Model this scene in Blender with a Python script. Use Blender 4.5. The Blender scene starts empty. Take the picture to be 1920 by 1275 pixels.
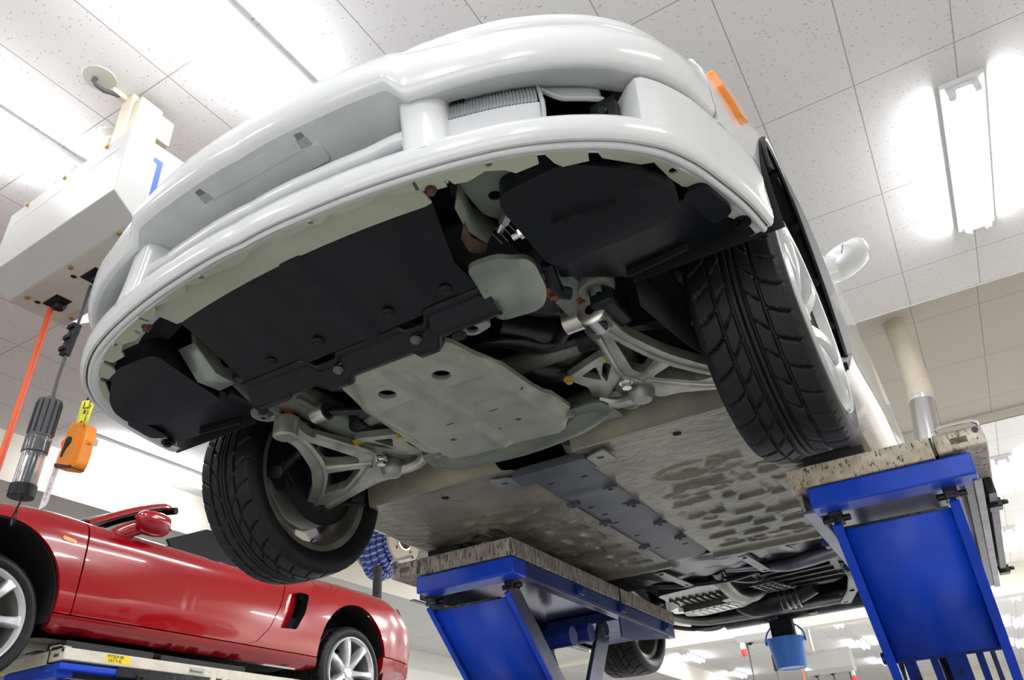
CAM_F = 1423.75
CAM_P = (0.96035, -1.25460, -0.88344)
CAM_R = ((0.857723, 0.511104, -0.055532), (-0.312847, 0.433174, -0.845273), (-0.407968, 0.742384, 0.531441))
import bpy, bmesh, math, random
from mathutils import Vector, Matrix
from mathutils.geometry import tessellate_polygon
random.seed(7)
C = bpy.context.scene.collection
PI = math.pi
ZF = 1.88                      # height of the raised car's belly above the workshop floor

# ------------------------------------------------------------------ materials
def mat(name, col, rough=0.5, metal=0.0, coat=0.0, spec=0.5, emit=None, estr=0.0, trans=0.0, ior=1.45,
        noise=None, bump=None, wear=None, alpha=1.0):
    """noise=(scale, amount): soft colour mottling; bump=(scale, strength, distance); wear=(scale, threshold, colour, roughness)"""
    m = bpy.data.materials.new(name); m.use_nodes = True
    nt = m.node_tree; b = nt.nodes['Principled BSDF']
    b.inputs['Base Color'].default_value = (*col, 1)
    b.inputs['Roughness'].default_value = rough
    b.inputs['Metallic'].default_value = metal
    b.inputs['Coat Weight'].default_value = coat
    b.inputs['Coat Roughness'].default_value = 0.03
    b.inputs['Specular IOR Level'].default_value = spec
    b.inputs['IOR'].default_value = ior
    b.inputs['Transmission Weight'].default_value = trans
    b.inputs['Alpha'].default_value = alpha
    if emit:
        b.inputs['Emission Color'].default_value = (*emit, 1)
        b.inputs['Emission Strength'].default_value = estr
    if noise or bump or wear:
        tc = nt.nodes.new('ShaderNodeTexCoord')
    csock = None
    if noise:
        n = nt.nodes.new('ShaderNodeTexNoise'); n.inputs['Scale'].default_value = noise[0]; n.inputs['Detail'].default_value = 6
        nt.links.new(tc.outputs['Object'], n.inputs['Vector'])
        r = nt.nodes.new('ShaderNodeValToRGB')
        a = noise[1]
        c2 = noise[2] if len(noise) > 2 else tuple(min(1, c * (1 + a)) for c in col)
        r.color_ramp.elements[0].position = 0.34; r.color_ramp.elements[1].position = 0.66
        r.color_ramp.elements[0].color = (*[c * (1 - a) for c in col], 1)
        r.color_ramp.elements[1].color = (*c2, 1)
        nt.links.new(n.outputs['Fac'], r.inputs['Fac']); csock = r.outputs['Color']
        nt.links.new(csock, b.inputs['Base Color'])
    if wear:
        n = nt.nodes.new('ShaderNodeTexNoise'); n.inputs['Scale'].default_value = wear[0]; n.inputs['Detail'].default_value = 9
        n.inputs['Roughness'].default_value = 0.7
        mp = nt.nodes.new('ShaderNodeMapping')
        mp.inputs['Scale'].default_value = wear[4] if len(wear) > 4 else (1, 1, 1)
        nt.links.new(tc.outputs['Object'], mp.inputs['Vector']); nt.links.new(mp.outputs['Vector'], n.inputs['Vector'])
        r = nt.nodes.new('ShaderNodeValToRGB')
        r.color_ramp.elements[0].position = wear[1] - 0.03; r.color_ramp.elements[1].position = wear[1] + 0.03
        r.color_ramp.elements[0].color = (0, 0, 0, 1); r.color_ramp.elements[1].color = (1, 1, 1, 1)
        nt.links.new(n.outputs['Fac'], r.inputs['Fac'])
        mx = nt.nodes.new('ShaderNodeMix'); mx.data_type = 'RGBA'
        nt.links.new(r.outputs['Color'], mx.inputs['Factor'])
        if csock: nt.links.new(csock, mx.inputs['A'])
        else: mx.inputs['A'].default_value = (*col, 1)
        mx.inputs['B'].default_value = (*wear[2], 1)
        nt.links.new(mx.outputs['Result'], b.inputs['Base Color'])
        mr = nt.nodes.new('ShaderNodeMapRange'); mr.inputs['To Min'].default_value = rough; mr.inputs['To Max'].default_value = wear[3]
        nt.links.new(r.outputs['Color'], mr.inputs['Value']); nt.links.new(mr.outputs['Result'], b.inputs['Roughness'])
    if bump:
        n = nt.nodes.new('ShaderNodeTexNoise'); n.inputs['Scale'].default_value = bump[0]; n.inputs['Detail'].default_value = 4
        nt.links.new(tc.outputs['Object'], n.inputs['Vector'])
        bp = nt.nodes.new('ShaderNodeBump'); bp.inputs['Strength'].default_value = bump[1]; bp.inputs['Distance'].default_value = bump[2]
        nt.links.new(n.outputs['Fac'], bp.inputs['Height']); nt.links.new(bp.outputs['Normal'], b.inputs['Normal'])
    return m

M = {}
M['white'] = mat('white_paint', (0.70, 0.71, 0.72), 0.2, coat=1.0)
M['white_in'] = mat('white_paint_matte_shaded', (0.55, 0.575, 0.565), 0.45, noise=(9, 0.06))  # darker copy of the white paint, shade under the nose put into colour
M['white_ch'] = mat('white_paint_channel_shade', (0.40, 0.41, 0.40), 0.4, noise=(9, 0.06))  # greyer still: shading of the hollow nose channel put into the colour
M['primer'] = mat('dusty_green_primer', (0.40, 0.43, 0.315), 0.6, noise=(5, 0.10), wear=(260, 0.74, (0.07, 0.08, 0.05), 0.9))
M['red'] = mat('red_paint', (0.31, 0.002, 0.006), 0.16, coat=1.0)
M['black'] = mat('black_plastic', (0.0032, 0.0042, 0.0062), 0.38, spec=0.32, noise=(7, 0.25), bump=(300, 0.15, 0.001))
M['blackm'] = mat('black_matte', (0.008, 0.008, 0.010), 0.75)
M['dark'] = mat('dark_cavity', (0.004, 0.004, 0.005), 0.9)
M['rubber'] = mat('tyre_rubber', (0.006, 0.0064, 0.008), 0.5, spec=0.36, noise=(14, 0.2), bump=(150, 0.12, 0.001))
M['side_rubber'] = mat('tyre_sidewall', (0.012, 0.012, 0.014), 0.62)
M['tan'] = mat('undercoat_beige', (0.19, 0.18, 0.128), 0.32, noise=(4.5, 0.3, (0.28, 0.255, 0.18)), bump=(30, 0.6, 0.008), wear=(11, 0.66, (0.13, 0.14, 0.10), 0.6))
M['cover'] = mat('tunnel_cover_grey', (0.075, 0.083, 0.10), 0.45, noise=(8, 0.2), bump=(120, 0.1, 0.001))
M['skid'] = mat('skid_plate_grey', (0.34, 0.35, 0.28), 0.42, metal=0.35, noise=(14, 0.12), bump=(240, 0.14, 0.001), wear=(190, 0.69, (0.14, 0.14, 0.11), 0.7))
M['alu'] = mat('cast_aluminium', (0.42, 0.42, 0.36), 0.42, metal=0.75, noise=(18, 0.22), bump=(160, 0.2, 0.0015))
M['steel'] = mat('dull_steel', (0.30, 0.32, 0.29), 0.42, metal=0.6, noise=(10, 0.18))
M['greensteel'] = mat('painted_green_steel', (0.16, 0.18, 0.145), 0.42, metal=0.3, noise=(8, 0.25), wear=(60, 0.68, (0.08, 0.07, 0.05), 0.8))
M['chrome'] = mat('bright_metal', (0.75, 0.75, 0.74), 0.18, metal=1.0)
M['rim'] = mat('silver_wheel_paint', (0.62, 0.63, 0.65), 0.3, metal=0.55, coat=0.6)
M['rimdark'] = mat('dusty_wheel_barrel', (0.22, 0.21, 0.19), 0.5, metal=0.6, noise=(12, 0.25))
M['rust'] = mat('rust', (0.07, 0.036, 0.023), 0.8, noise=(30, 0.4))
M['oily'] = mat('oily_black_steel', (0.03, 0.031, 0.034), 0.28, metal=0.45, noise=(20, 0.4), bump=(40, 0.3, 0.004))
M['block'] = mat('engine_casting', (0.03, 0.031, 0.031), 0.32, metal=0.6, noise=(16, 0.35), bump=(30, 0.3, 0.004))
M['oilpan'] = mat('oil_pan_aluminium', (0.24, 0.25, 0.23), 0.28, metal=0.85, noise=(12, 0.2))
M['shield'] = mat('heat_shield', (0.27, 0.27, 0.31), 0.35, metal=0.75, noise=(9, 0.25), bump=(14, 0.3, 0.006))
M['blue'] = mat('blue_lift_paint', (0.006, 0.058, 0.56), 0.36, noise=(6, 0.10), wear=(32, 0.70, (0.02, 0.025, 0.035), 0.5))
M['blued'] = mat('worn_dark_blue_paint', (0.010, 0.030, 0.20), 0.36, noise=(5, 0.3), wear=(24, 0.60, (0.012, 0.014, 0.03), 0.5))
M['bluesteel'] = mat('bare_arm_steel_bluish', (0.13, 0.14, 0.22), 0.32, metal=0.6, noise=(7, 0.25))
M['plank'] = mat('chipped_cream_paint', (0.58, 0.50, 0.38), 0.5, noise=(22, 0.28, (0.70, 0.62, 0.50)), wear=(46, 0.575, (0.09, 0.055, 0.035), 0.7, (2.0, 2.0, 0.7)))
M['plankd'] = mat('grimy_cream_paint', (0.36, 0.32, 0.28), 0.5, noise=(18, 0.3), wear=(48, 0.54, (0.09, 0.07, 0.06), 0.7, (2.2, 2.2, 0.5)))
M['plankr'] = mat('worn_cream_paint', (0.66, 0.62, 0.52), 0.5, noise=(9, 0.1), wear=(40, 0.66, (0.10, 0.08, 0.06), 0.7, (1, 1, 0.6)))
M['blockrub'] = mat('black_rubber_pad', (0.02, 0.021, 0.024), 0.7, bump=(80, 0.3, 0.002))
M['grease'] = mat('grease_black', (0.012, 0.012, 0.014), 0.25, bump=(60, 0.5, 0.004))
M['cream'] = mat('cream_plastic', (0.56, 0.50, 0.40), 0.4)
M['boxwhite'] = mat('box_white_paint', (0.46, 0.455, 0.445), 0.3, coat=0.3)
M['boxunder'] = mat('box_underside_paint', (0.50, 0.49, 0.42), 0.5, noise=(3, 0.10), wear=(3, 0.66, (0.45, 0.34, 0.22), 0.6))
M['numblue'] = mat('number_blue', (0.03, 0.10, 0.50), 0.5)
M['brass'] = mat('brass_bolt', (0.55, 0.36, 0.12), 0.35, metal=0.9)
M['orange_hose'] = mat('orange_rubber_hose', (0.72, 0.10, 0.03), 0.4)
M['cable'] = mat('grey_cable', (0.06, 0.06, 0.065), 0.5)
M['pendant'] = mat('orange_plastic', (0.85, 0.28, 0.03), 0.38)
M['yellow'] = mat('yellow_tag', (0.85, 0.80, 0.07), 0.5)
M['ink'] = mat('black_ink', (0.02, 0.02, 0.02), 0.6)
M['pink'] = mat('red_ink', (0.80, 0.16, 0.28), 0.6)
M['paper'] = mat('white_laminated_strip', (0.85, 0.84, 0.88), 0.35)
M['clear'] = mat('clear_plastic', (0.92, 0.93, 0.95), 0.06, trans=0.92, ior=1.3)
M['frost'] = mat('frosted_lens', (0.80, 0.81, 0.84), 0.3, trans=0.25, coat=0.5)
M['glass'] = mat('window_glass', (0.55, 0.62, 0.60), 0.02, trans=0.9, ior=1.3)
M['lens'] = mat('ribbed_lens', (0.66, 0.68, 0.71), 0.12, trans=0.3, coat=1.0, ior=1.3)
M['amber'] = mat('amber_lens', (0.90, 0.26, 0.01), 0.22, coat=1.0, emit=(0.9, 0.25, 0.01), estr=0.15)
M['vane'] = mat('grey_vane', (0.36, 0.37, 0.41), 0.5)
M['tube'] = mat('fluorescent_tube', (1, 1, 1), 0.4, emit=(0.97, 0.98, 1.0), estr=80.0)
M['fixture'] = mat('fixture_white', (0.86, 0.86, 0.87), 0.35)
M['bucket'] = mat('blue_bucket_plastic', (0.07, 0.27, 0.88), 0.38)
M['hoseblue'] = mat('blue_ribbed_hose', (0.04, 0.07, 0.28), 0.35)
M['hosering'] = mat('pale_hose_rib', (0.30, 0.40, 0.78), 0.35)
M['redlamp'] = mat('red_lamp', (0.85, 0.03, 0.03), 0.3, emit=(0.9, 0.03, 0.03), estr=0.4)
M['duct'] = mat('galvanised_duct', (0.72, 0.72, 0.74), 0.22, metal=0.95)
M['bolt_red'] = mat('red_marked_bolt', (0.24, 0.05, 0.03), 0.6)
M['bolt_y'] = mat('yellow_marked_bolt', (0.45, 0.30, 0.04), 0.5)

# ------------------------------------------------------------------ mesh builder
class MB:
    def __init__(s): s.v = []; s.f = []; s.mi = []; s.cur = 0
    def add(s, vs, fs):
        o = len(s.v); s.v += [tuple(v) for v in vs]; s.f += [tuple(i + o for i in f) for f in fs]; s.mi += [s.cur] * len(fs); return s
    def box(s, c, d, rot=None):
        hx, hy, hz = d[0] / 2, d[1] / 2, d[2] / 2
        vs = [Vector((sx * hx, sy * hy, sz * hz)) for sx in (-1, 1) for sy in (-1, 1) for sz in (-1, 1)]
        if rot is not None: vs = [rot @ v for v in vs]
        vs = [v + Vector(c) for v in vs]
        return s.add(vs, [(0, 1, 3, 2), (4, 6, 7, 5), (0, 4, 5, 1), (2, 3, 7, 6), (0, 2, 6, 4), (1, 5, 7, 3)])
    def box2(s, a, b):
        return s.box([(a[i] + b[i]) / 2 for i in range(3)], [abs(b[i] - a[i]) for i in range(3)])
    def bar(s, p, q, w, h, up=(0, 0, 1)):
        p = Vector(p); q = Vector(q); d = q - p; L = d.length; d.normalize(); u = Vector(up)
        x = d.cross(u)
        if x.length < 1e-4: x = d.cross(Vector((1, 0, 0)))
        x.normalize(); z = x.cross(d)
        R = Matrix((x, d, z)).transposed()
        return s.box((p + q) / 2, (w, L, h), R)
    def tube(s, pts, r, n=10, cap=True, sub=0):
        pts = [Vector(p) for p in pts]
        if sub: pts = smooth_path(pts, sub)
        rs = r if isinstance(r, (list, tuple)) else [r] * len(pts)
        if len(rs) != len(pts):
            k = len(rs) - 1
            rs = [rs[min(k, int(i / (len(pts) - 1) * k))] + (rs[min(k, int(i / (len(pts) - 1) * k) + 1)] - rs[min(k, int(i / (len(pts) - 1) * k))]) * ((i / (len(pts) - 1) * k) % 1) for i in range(len(pts))]
        vs = []; fs = []; prev = None
        for i, p in enumerate(pts):
            if i == 0: t = pts[1] - p
            elif i == len(pts) - 1: t = p - pts[i - 1]
            else: t = (pts[i + 1] - p).normalized() + (p - pts[i - 1]).normalized()
            t.normalize()
            if prev is None:
                a = Vector((0, 0, 1)) if abs(t.z) < 0.9 else Vector((1, 0, 0))
                x = t.cross(a).normalized()
            else:
                x = prev - t * prev.dot(t)
                x = x.normalized() if x.length > 1e-5 else t.orthogonal().normalized()
            prev = x; y = t.cross(x)
            for k in range(n):
                a = 2 * PI * k / n
                vs.append(p + (x * math.cos(a) + y * math.sin(a)) * rs[i])
        for i in range(len(pts) - 1):
            for k in range(n):
                k2 = (k + 1) % n
                fs.append((i * n + k, i * n + k2, (i + 1) * n + k2, (i + 1) * n + k))
        if cap:
            fs.append(tuple(reversed(range(n)))); fs.append(tuple((len(pts) - 1) * n + k for k in range(n)))
        return s.add(vs, fs)
    def cyl(s, p, q, r, n=16, r2=None):
        return s.tube([p, q], [r, r if r2 is None else r2], n)
    def lathe(s, prof, o=(0, 0, 0), axis='z', n=32, a0=0, a1=2 * PI):
        """prof = [(radius, height)]"""
        full = abs(a1 - a0 - 2 * PI) < 1e-6
        m = n if full else n + 1; vs = []; fs = []
        for (r, h) in prof:
            for k in range(m):
                a = a0 + (a1 - a0) * k / n; c, q = r * math.cos(a), r * math.sin(a)
                p = {'z': (c, q, h), 'x': (h, c, q), 'y': (c, h, q)}[axis]
                vs.append((p[0] + o[0], p[1] + o[1], p[2] + o[2]))
        for i in range(len(prof) - 1):
            for k in range(n if full else n):
                k2 = (k + 1) % m
                if not full and k + 1 >= m: continue
                fs.append((i * m + k, i * m + k2, (i + 1) * m + k2, (i + 1) * m + k))
        return s.add(vs, fs)
    def grid(s, rows, closed=False):
        n = len(rows[0]); vs = [p for r in rows for p in r]; fs = []
        for i in range(len(rows) - 1):
            for k in range(n if closed else n - 1):
                k2 = (k + 1) % n
                fs.append((i * n + k, i * n + k2, (i + 1) * n + k2, (i + 1) * n + k))
        return s.add(vs, fs)
    def prism(s, poly, z0, z1, holes=(), fn=None):
        """extruded (x, y) outline with holes; z0/z1 numbers or functions of (x, y); fn maps (x, y, z) to a 3-D point"""
        loops = [list(poly)] + [list(h) for h in holes]
        flat = [p for l in loops for p in l]
        tris = tessellate_polygon([[Vector((p[0], p[1], 0)) for p in l] for l in loops])
        g = lambda z, p: z(p[0], p[1]) if callable(z) else z
        f = fn or (lambda x, y, z: (x, y, z))
        n = len(flat)
        vs = [f(p[0], p[1], g(z0, p)) for p in flat] + [f(p[0], p[1], g(z1, p)) for p in flat]
        fs = []
        for t in tris:
            a, b, c = t
            ar = (flat[b][0] - flat[a][0]) * (flat[c][1] - flat[a][1]) - (flat[c][0] - flat[a][0]) * (flat[b][1] - flat[a][1])
            if ar < 0: a, c = c, a
            fs.append((c, b, a)); fs.append((a + n, b + n, c + n))
        o = 0
        for l in loops:
            m = len(l)
            for i in range(m):
                j = (i + 1) % m; fs.append((o + i, o + j, o + j + n, o + i + n))
            o += m
        return s.add(vs, fs)
    def xf(s, fn): s.v = [tuple(fn(*p)) for p in s.v]; return s
    def mirror(s):
        n = len(s.v); s.v += [(-x, y, z) for (x, y, z) in s.v]
        k = len(s.f); s.f += [tuple(i + n for i in reversed(f)) for f in s.f[:k]]; s.mi += s.mi[:k]; return s
    def build(s, name, m, parent=None, smooth=True, bevel=0.0, seg=2, ang=35, solid=0.0, sub=0, normals=True):
        me = bpy.data.meshes.new(name); me.from_pydata(s.v, [], s.f)
        ms = m if isinstance(m, (list, tuple)) else [m]
        for q in ms: me.materials.append(M[q] if isinstance(q, str) else q)
        if len(ms) > 1: me.polygons.foreach_set('material_index', s.mi)
        if normals or solid:
            b = bmesh.new(); b.from_mesh(me); bmesh.ops.remove_doubles(b, verts=b.verts, dist=1e-5)
            bmesh.ops.recalc_face_normals(b, faces=b.faces); b.to_mesh(me); b.free()
        if smooth:
            me.polygons.foreach_set('use_smooth', [True] * len(me.polygons))
            try: me.set_sharp_from_angle(angle=math.radians(ang))
            except Exception: pass
        me.update()
        o = bpy.data.objects.new(name, me); C.objects.link(o)
        if parent is not None: o.parent = parent
        if solid:
            q = o.modifiers.new('solid', 'SOLIDIFY'); q.thickness = solid; q.offset = 0
        if sub:
            q = o.modifiers.new('sub', 'SUBSURF'); q.levels = sub; q.render_levels = sub
        if bevel:
            q = o.modifiers.new('bevel', 'BEVEL'); q.width = bevel; q.segments = seg; q.limit_method = 'ANGLE'; q.angle_limit = math.radians(ang); q.harden_normals = False
        return o

def smooth_path(pts, k):
    out = []
    n = len(pts)
    for i in range(n - 1):
        p0 = pts[max(0, i - 1)]; p1 = pts[i]; p2 = pts[i + 1]; p3 = pts[min(n - 1, i + 2)]
        for j in range(k):
            t = j / k
            out.append(0.5 * ((2 * p1) + (p2 - p0) * t + (2 * p0 - 5 * p1 + 4 * p2 - p3) * t * t + (3 * p1 - p0 - 3 * p2 + p3) * t ** 3))
    out.append(pts[-1]); return out

def interp(x, xs, ys):
    if x <= xs[0]: return ys[0]
    for i in range(len(xs) - 1):
        if x <= xs[i + 1]:
            t = (x - xs[i]) / (xs[i + 1] - xs[i]); return ys[i] + (ys[i + 1] - ys[i]) * t
    return ys[-1]
def sinterp(x, xs, ys):
    """smooth (monotone cubic) table look-up"""
    if x <= xs[0]: return ys[0]
    if x >= xs[-1]: return ys[-1]
    n = len(xs); d = [(ys[i + 1] - ys[i]) / (xs[i + 1] - xs[i]) for i in range(n - 1)]
    ms = [d[0]] + [0 if d[i - 1] * d[i] <= 0 else 2 * d[i - 1] * d[i] / (d[i - 1] + d[i]) for i in range(1, n - 1)] + [d[-1]]
    for i in range(n - 1):
        if x <= xs[i + 1]:
            h = xs[i + 1] - xs[i]; t = (x - xs[i]) / h
            return ((2 * t ** 3 - 3 * t * t + 1) * ys[i] + (t ** 3 - 2 * t * t + t) * h * ms[i] + (-2 * t ** 3 + 3 * t * t) * ys[i + 1] + (t ** 3 - t * t) * h * ms[i + 1])
    return ys[-1]
def circ(cx, cy, r, n=20): return [(cx + r * math.cos(2 * PI * k / n), cy + r * math.sin(2 * PI * k / n)) for k in range(n)]
def rpoly(pts, r, n=5):
    """outline with rounded corners; r a number or one per corner"""
    out = []; m = len(pts)
    for i in range(m):
        p = Vector(pts[i]); a = Vector(pts[i - 1]) - p; b = Vector(pts[(i + 1) % m]) - p
        q = r[i] if isinstance(r, (list, tuple)) else r
        q = min(q, a.length * 0.45, b.length * 0.45)
        if q <= 0: out.append(tuple(p)); continue
        s_, e = p + a.normalized() * q, p + b.normalized() * q
        for k in range(n + 1):
            t = k / n; out.append(tuple(s_ * (1 - t) ** 2 + p * 2 * t * (1 - t) + e * t * t))
    return out

def thing(name, label, cat, loc=(0, 0, 0), group=None, rotz=0):
    o = bpy.data.objects.new(name, None); C.objects.link(o); o.location = loc; o.rotation_euler[2] = rotz
    o.empty_display_size = 0.1
    o['label'] = label; o['category'] = cat
    if group: o['group'] = group
    return o
def tag(o, label, cat, group=None):
    o['label'] = label; o['category'] = cat
    if group: o['group'] = group
    return o
def struct(o): o['kind'] = 'structure'; return o
def kids(o): return [c for c in bpy.data.objects if c.parent == o]
def copy_tree(o, loc, label=None):
    ch = {}
    for c in bpy.data.objects:
        if c.parent: ch.setdefault(c.parent.name, []).append(c)
    def rec(a, par):
        b = a.copy(); C.objects.link(b)
        if par is not None: b.parent = par
        for c in ch.get(a.name, []): rec(c, b)
        return b
    r = rec(o, None); r.location = loc
    if label: r['label'] = label
    return r
# ================================================================== camera
cam = bpy.data.cameras.new('camera'); co = bpy.data.objects.new('camera', cam); C.objects.link(co)
bpy.context.scene.camera = co
cam.sensor_width = 36; cam.sensor_fit = 'HORIZONTAL'; cam.lens = 36 * CAM_F / 1920
cam.clip_start = 0.02; cam.clip_end = 200
Rm = Matrix(CAM_R)                       # world -> camera rows: right, down, forward
co.matrix_world = Matrix.Translation(Vector(CAM_P)) @ Matrix((Rm[0], -Rm[1], -Rm[2])).transposed().to_4x4()

# ================================================================== room shell
CZ = 2.09                                # main ceiling height in belly coordinates
def ceiling_mat(name, base, pits=True, tile=True):
    m = bpy.data.materials.new(name); m.use_nodes = True; nt = m.node_tree; N = nt.nodes; L = nt.links
    b = N['Principled BSDF']; b.inputs['Roughness'].default_value = 0.85
    geo = N.new('ShaderNodeNewGeometry')
    # tile joints: boards 0.9058 m by 0.4529 m
    br = N.new('ShaderNodeSeparateXYZ'); L.new(geo.outputs['Position'], br.inputs[0])
    def joint(sock, off, step, w):
        a = N.new('ShaderNodeMath'); a.operation = 'SUBTRACT'; L.new(sock, a.inputs[0]); a.inputs[1].default_value = off
        d = N.new('ShaderNodeMath'); d.operation = 'DIVIDE'; L.new(a.outputs[0], d.inputs[0]); d.inputs[1].default_value = step
        f = N.new('ShaderNodeMath'); f.operation = 'FRACT'; L.new(d.outputs[0], f.inputs[0])
        s = N.new('ShaderNodeMath'); s.operation = 'SUBTRACT'; L.new(f.outputs[0], s.inputs[0]); s.inputs[1].default_value = 0.5
        ab = N.new('ShaderNodeMath'); ab.operation = 'ABSOLUTE'; L.new(s.outputs[0], ab.inputs[0])
        g = N.new('ShaderNodeMath'); g.operation = 'GREATER_THAN'; L.new(ab.outputs[0], g.inputs[0]); g.inputs[1].default_value = 0.5 - w / step
        return g.outputs[0]
    jx = joint(br.outputs['X'], -1.446, 0.4532, 0.0028)
    jy = joint(br.outputs['Y'], 0.006, 0.928, 0.0028)
    mxj = N.new('ShaderNodeMath'); mxj.operation = 'MAXIMUM'; L.new(jx, mxj.inputs[0]); L.new(jy, mxj.inputs[1])
    # worm holes: stretched noise thresholded, broken up with a second noise
    mp = N.new('ShaderNodeMapping'); mp.inputs['Scale'].default_value = (1.0, 2.6, 1.0); mp.inputs['Rotation'].default_value = (0, 0, 0.12)
    L.new(geo.outputs['Position'], mp.inputs['Vector'])
    dn = N.new('ShaderNodeTexNoise'); dn.inputs['Scale'].default_value = 30; L.new(geo.outputs['Position'], dn.inputs['Vector'])
    ad = N.new('ShaderNodeVectorMath'); ad.operation = 'MULTIPLY_ADD'; L.new(dn.outputs['Color'], ad.inputs[0]); ad.inputs[1].default_value = (0.035, 0.035, 0); L.new(mp.outputs['Vector'], ad.inputs[2])
    vo = N.new('ShaderNodeTexVoronoi'); vo.inputs['Scale'].default_value = 34; vo.inputs['Randomness'].default_value = 1.0
    L.new(ad.outputs[0], vo.inputs['Vector'])
    lt = N.new('ShaderNodeMath'); lt.operation = 'LESS_THAN'; L.new(vo.outputs['Distance'], lt.inputs[0]); lt.inputs[1].default_value = 0.165
    wn = N.new('ShaderNodeSeparateColor'); L.new(vo.outputs['Color'], wn.inputs[0])
    gt = N.new('ShaderNodeMath'); gt.operation = 'GREATER_THAN'; L.new(wn.outputs[0], gt.inputs[0]); gt.inputs[1].default_value = 0.42
    pit = N.new('ShaderNodeMath'); pit.operation = 'MULTIPLY'; L.new(lt.outputs[0], pit.inputs[0]); L.new(gt.outputs[0], pit.inputs[1])
    mix = N.new('ShaderNodeMix'); mix.data_type = 'RGBA'; mix.inputs['A'].default_value = (*base, 1); mix.inputs['B'].default_value = (base[0] * 0.42, base[1] * 0.42, base[2] * 0.43, 1)
    if pits: L.new(pit.outputs[0], mix.inputs['Factor'])
    else: mix.inputs['Factor'].default_value = 0
    mix2 = N.new('ShaderNodeMix'); mix2.data_type = 'RGBA'; L.new(mix.outputs['Result'], mix2.inputs['A']); mix2.inputs['B'].default_value = (base[0] * 0.5, base[1] * 0.49, base[2] * 0.46, 1)
    if tile: L.new(mxj.outputs[0], mix2.inputs['Factor'])
    else: mix2.inputs['Factor'].default_value = 0
    L.new(mix2.outputs['Result'], b.inputs['Base Color'])
    return m
M['ceil'] = ceiling_mat('wormhole_ceiling_board', (0.76, 0.75, 0.75))
M['ceilf'] = ceiling_mat('wormhole_ceiling_board_lit', (0.88, 0.87, 0.86))  # lighter copy of the ceiling board, far lamp light put into its colour
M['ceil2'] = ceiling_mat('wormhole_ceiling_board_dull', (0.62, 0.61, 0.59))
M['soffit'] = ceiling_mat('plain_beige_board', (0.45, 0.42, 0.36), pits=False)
M['wall'] = mat('cream_wall_paint', (0.80, 0.76, 0.68), 0.7, noise=(2, 0.02))
M['wallg'] = mat('pale_grey_wall_paint', (0.70, 0.69, 0.66), 0.7, noise=(2, 0.02))
M['trimw'] = mat('white_trim', (0.82, 0.81, 0.78), 0.5)
M['floor'] = mat('workshop_floor_paint', (0.38, 0.38, 0.37), 0.5, noise=(1.2, 0.08))

XW, XE, YN, YS = -7.6, 5.2, -7.0, 27.0
def slab(name, a, b, m):
    return struct(MB().box2(a, b).build(name, m, smooth=False))
slab('floor', (XW - .2, YN - .2, -ZF - .1), (XE + .2, YS + .2, -ZF), 'floor')
slab('ceiling', (-5.52, YN, CZ), (XE, 4.2, CZ + .12), 'ceil')
slab('ceiling_far', (-5.52, 6.9, CZ), (XE, YS, CZ + .12), 'ceilf')
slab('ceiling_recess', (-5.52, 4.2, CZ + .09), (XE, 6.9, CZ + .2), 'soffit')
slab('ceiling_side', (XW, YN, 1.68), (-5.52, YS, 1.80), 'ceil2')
slab('trim_1', (-5.5, 4.185, CZ - .004), (XE, 4.2, CZ + .09), 'trimw')
slab('trim_2', (-5.5, 6.9, CZ), (XE, 6.915, CZ + .10), 'wall')
slab('trim_3', (-5.52, YN, 1.68), (-5.50, YS, CZ), 'wall')
slab('wall_left', (XW - .15, YN, -ZF), (XW, YS, 1.8), 'wallg')
slab('wall_right', (XE, YN, -ZF), (XE + .15, YS, CZ + .2), 'wall')
slab('wall_back', (XW, YS, -ZF), (XE, YS + .15, CZ + .2), 'wall')
slab('wall_front', (XW, YN - .15, -ZF), (XE, YN, CZ + .2), 'wall')
# cross beam far back between the two rows of bays
slab('trim_4', (XW, 13.2, 1.62), (XE, 13.5, CZ + .1), 'wall')

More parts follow.
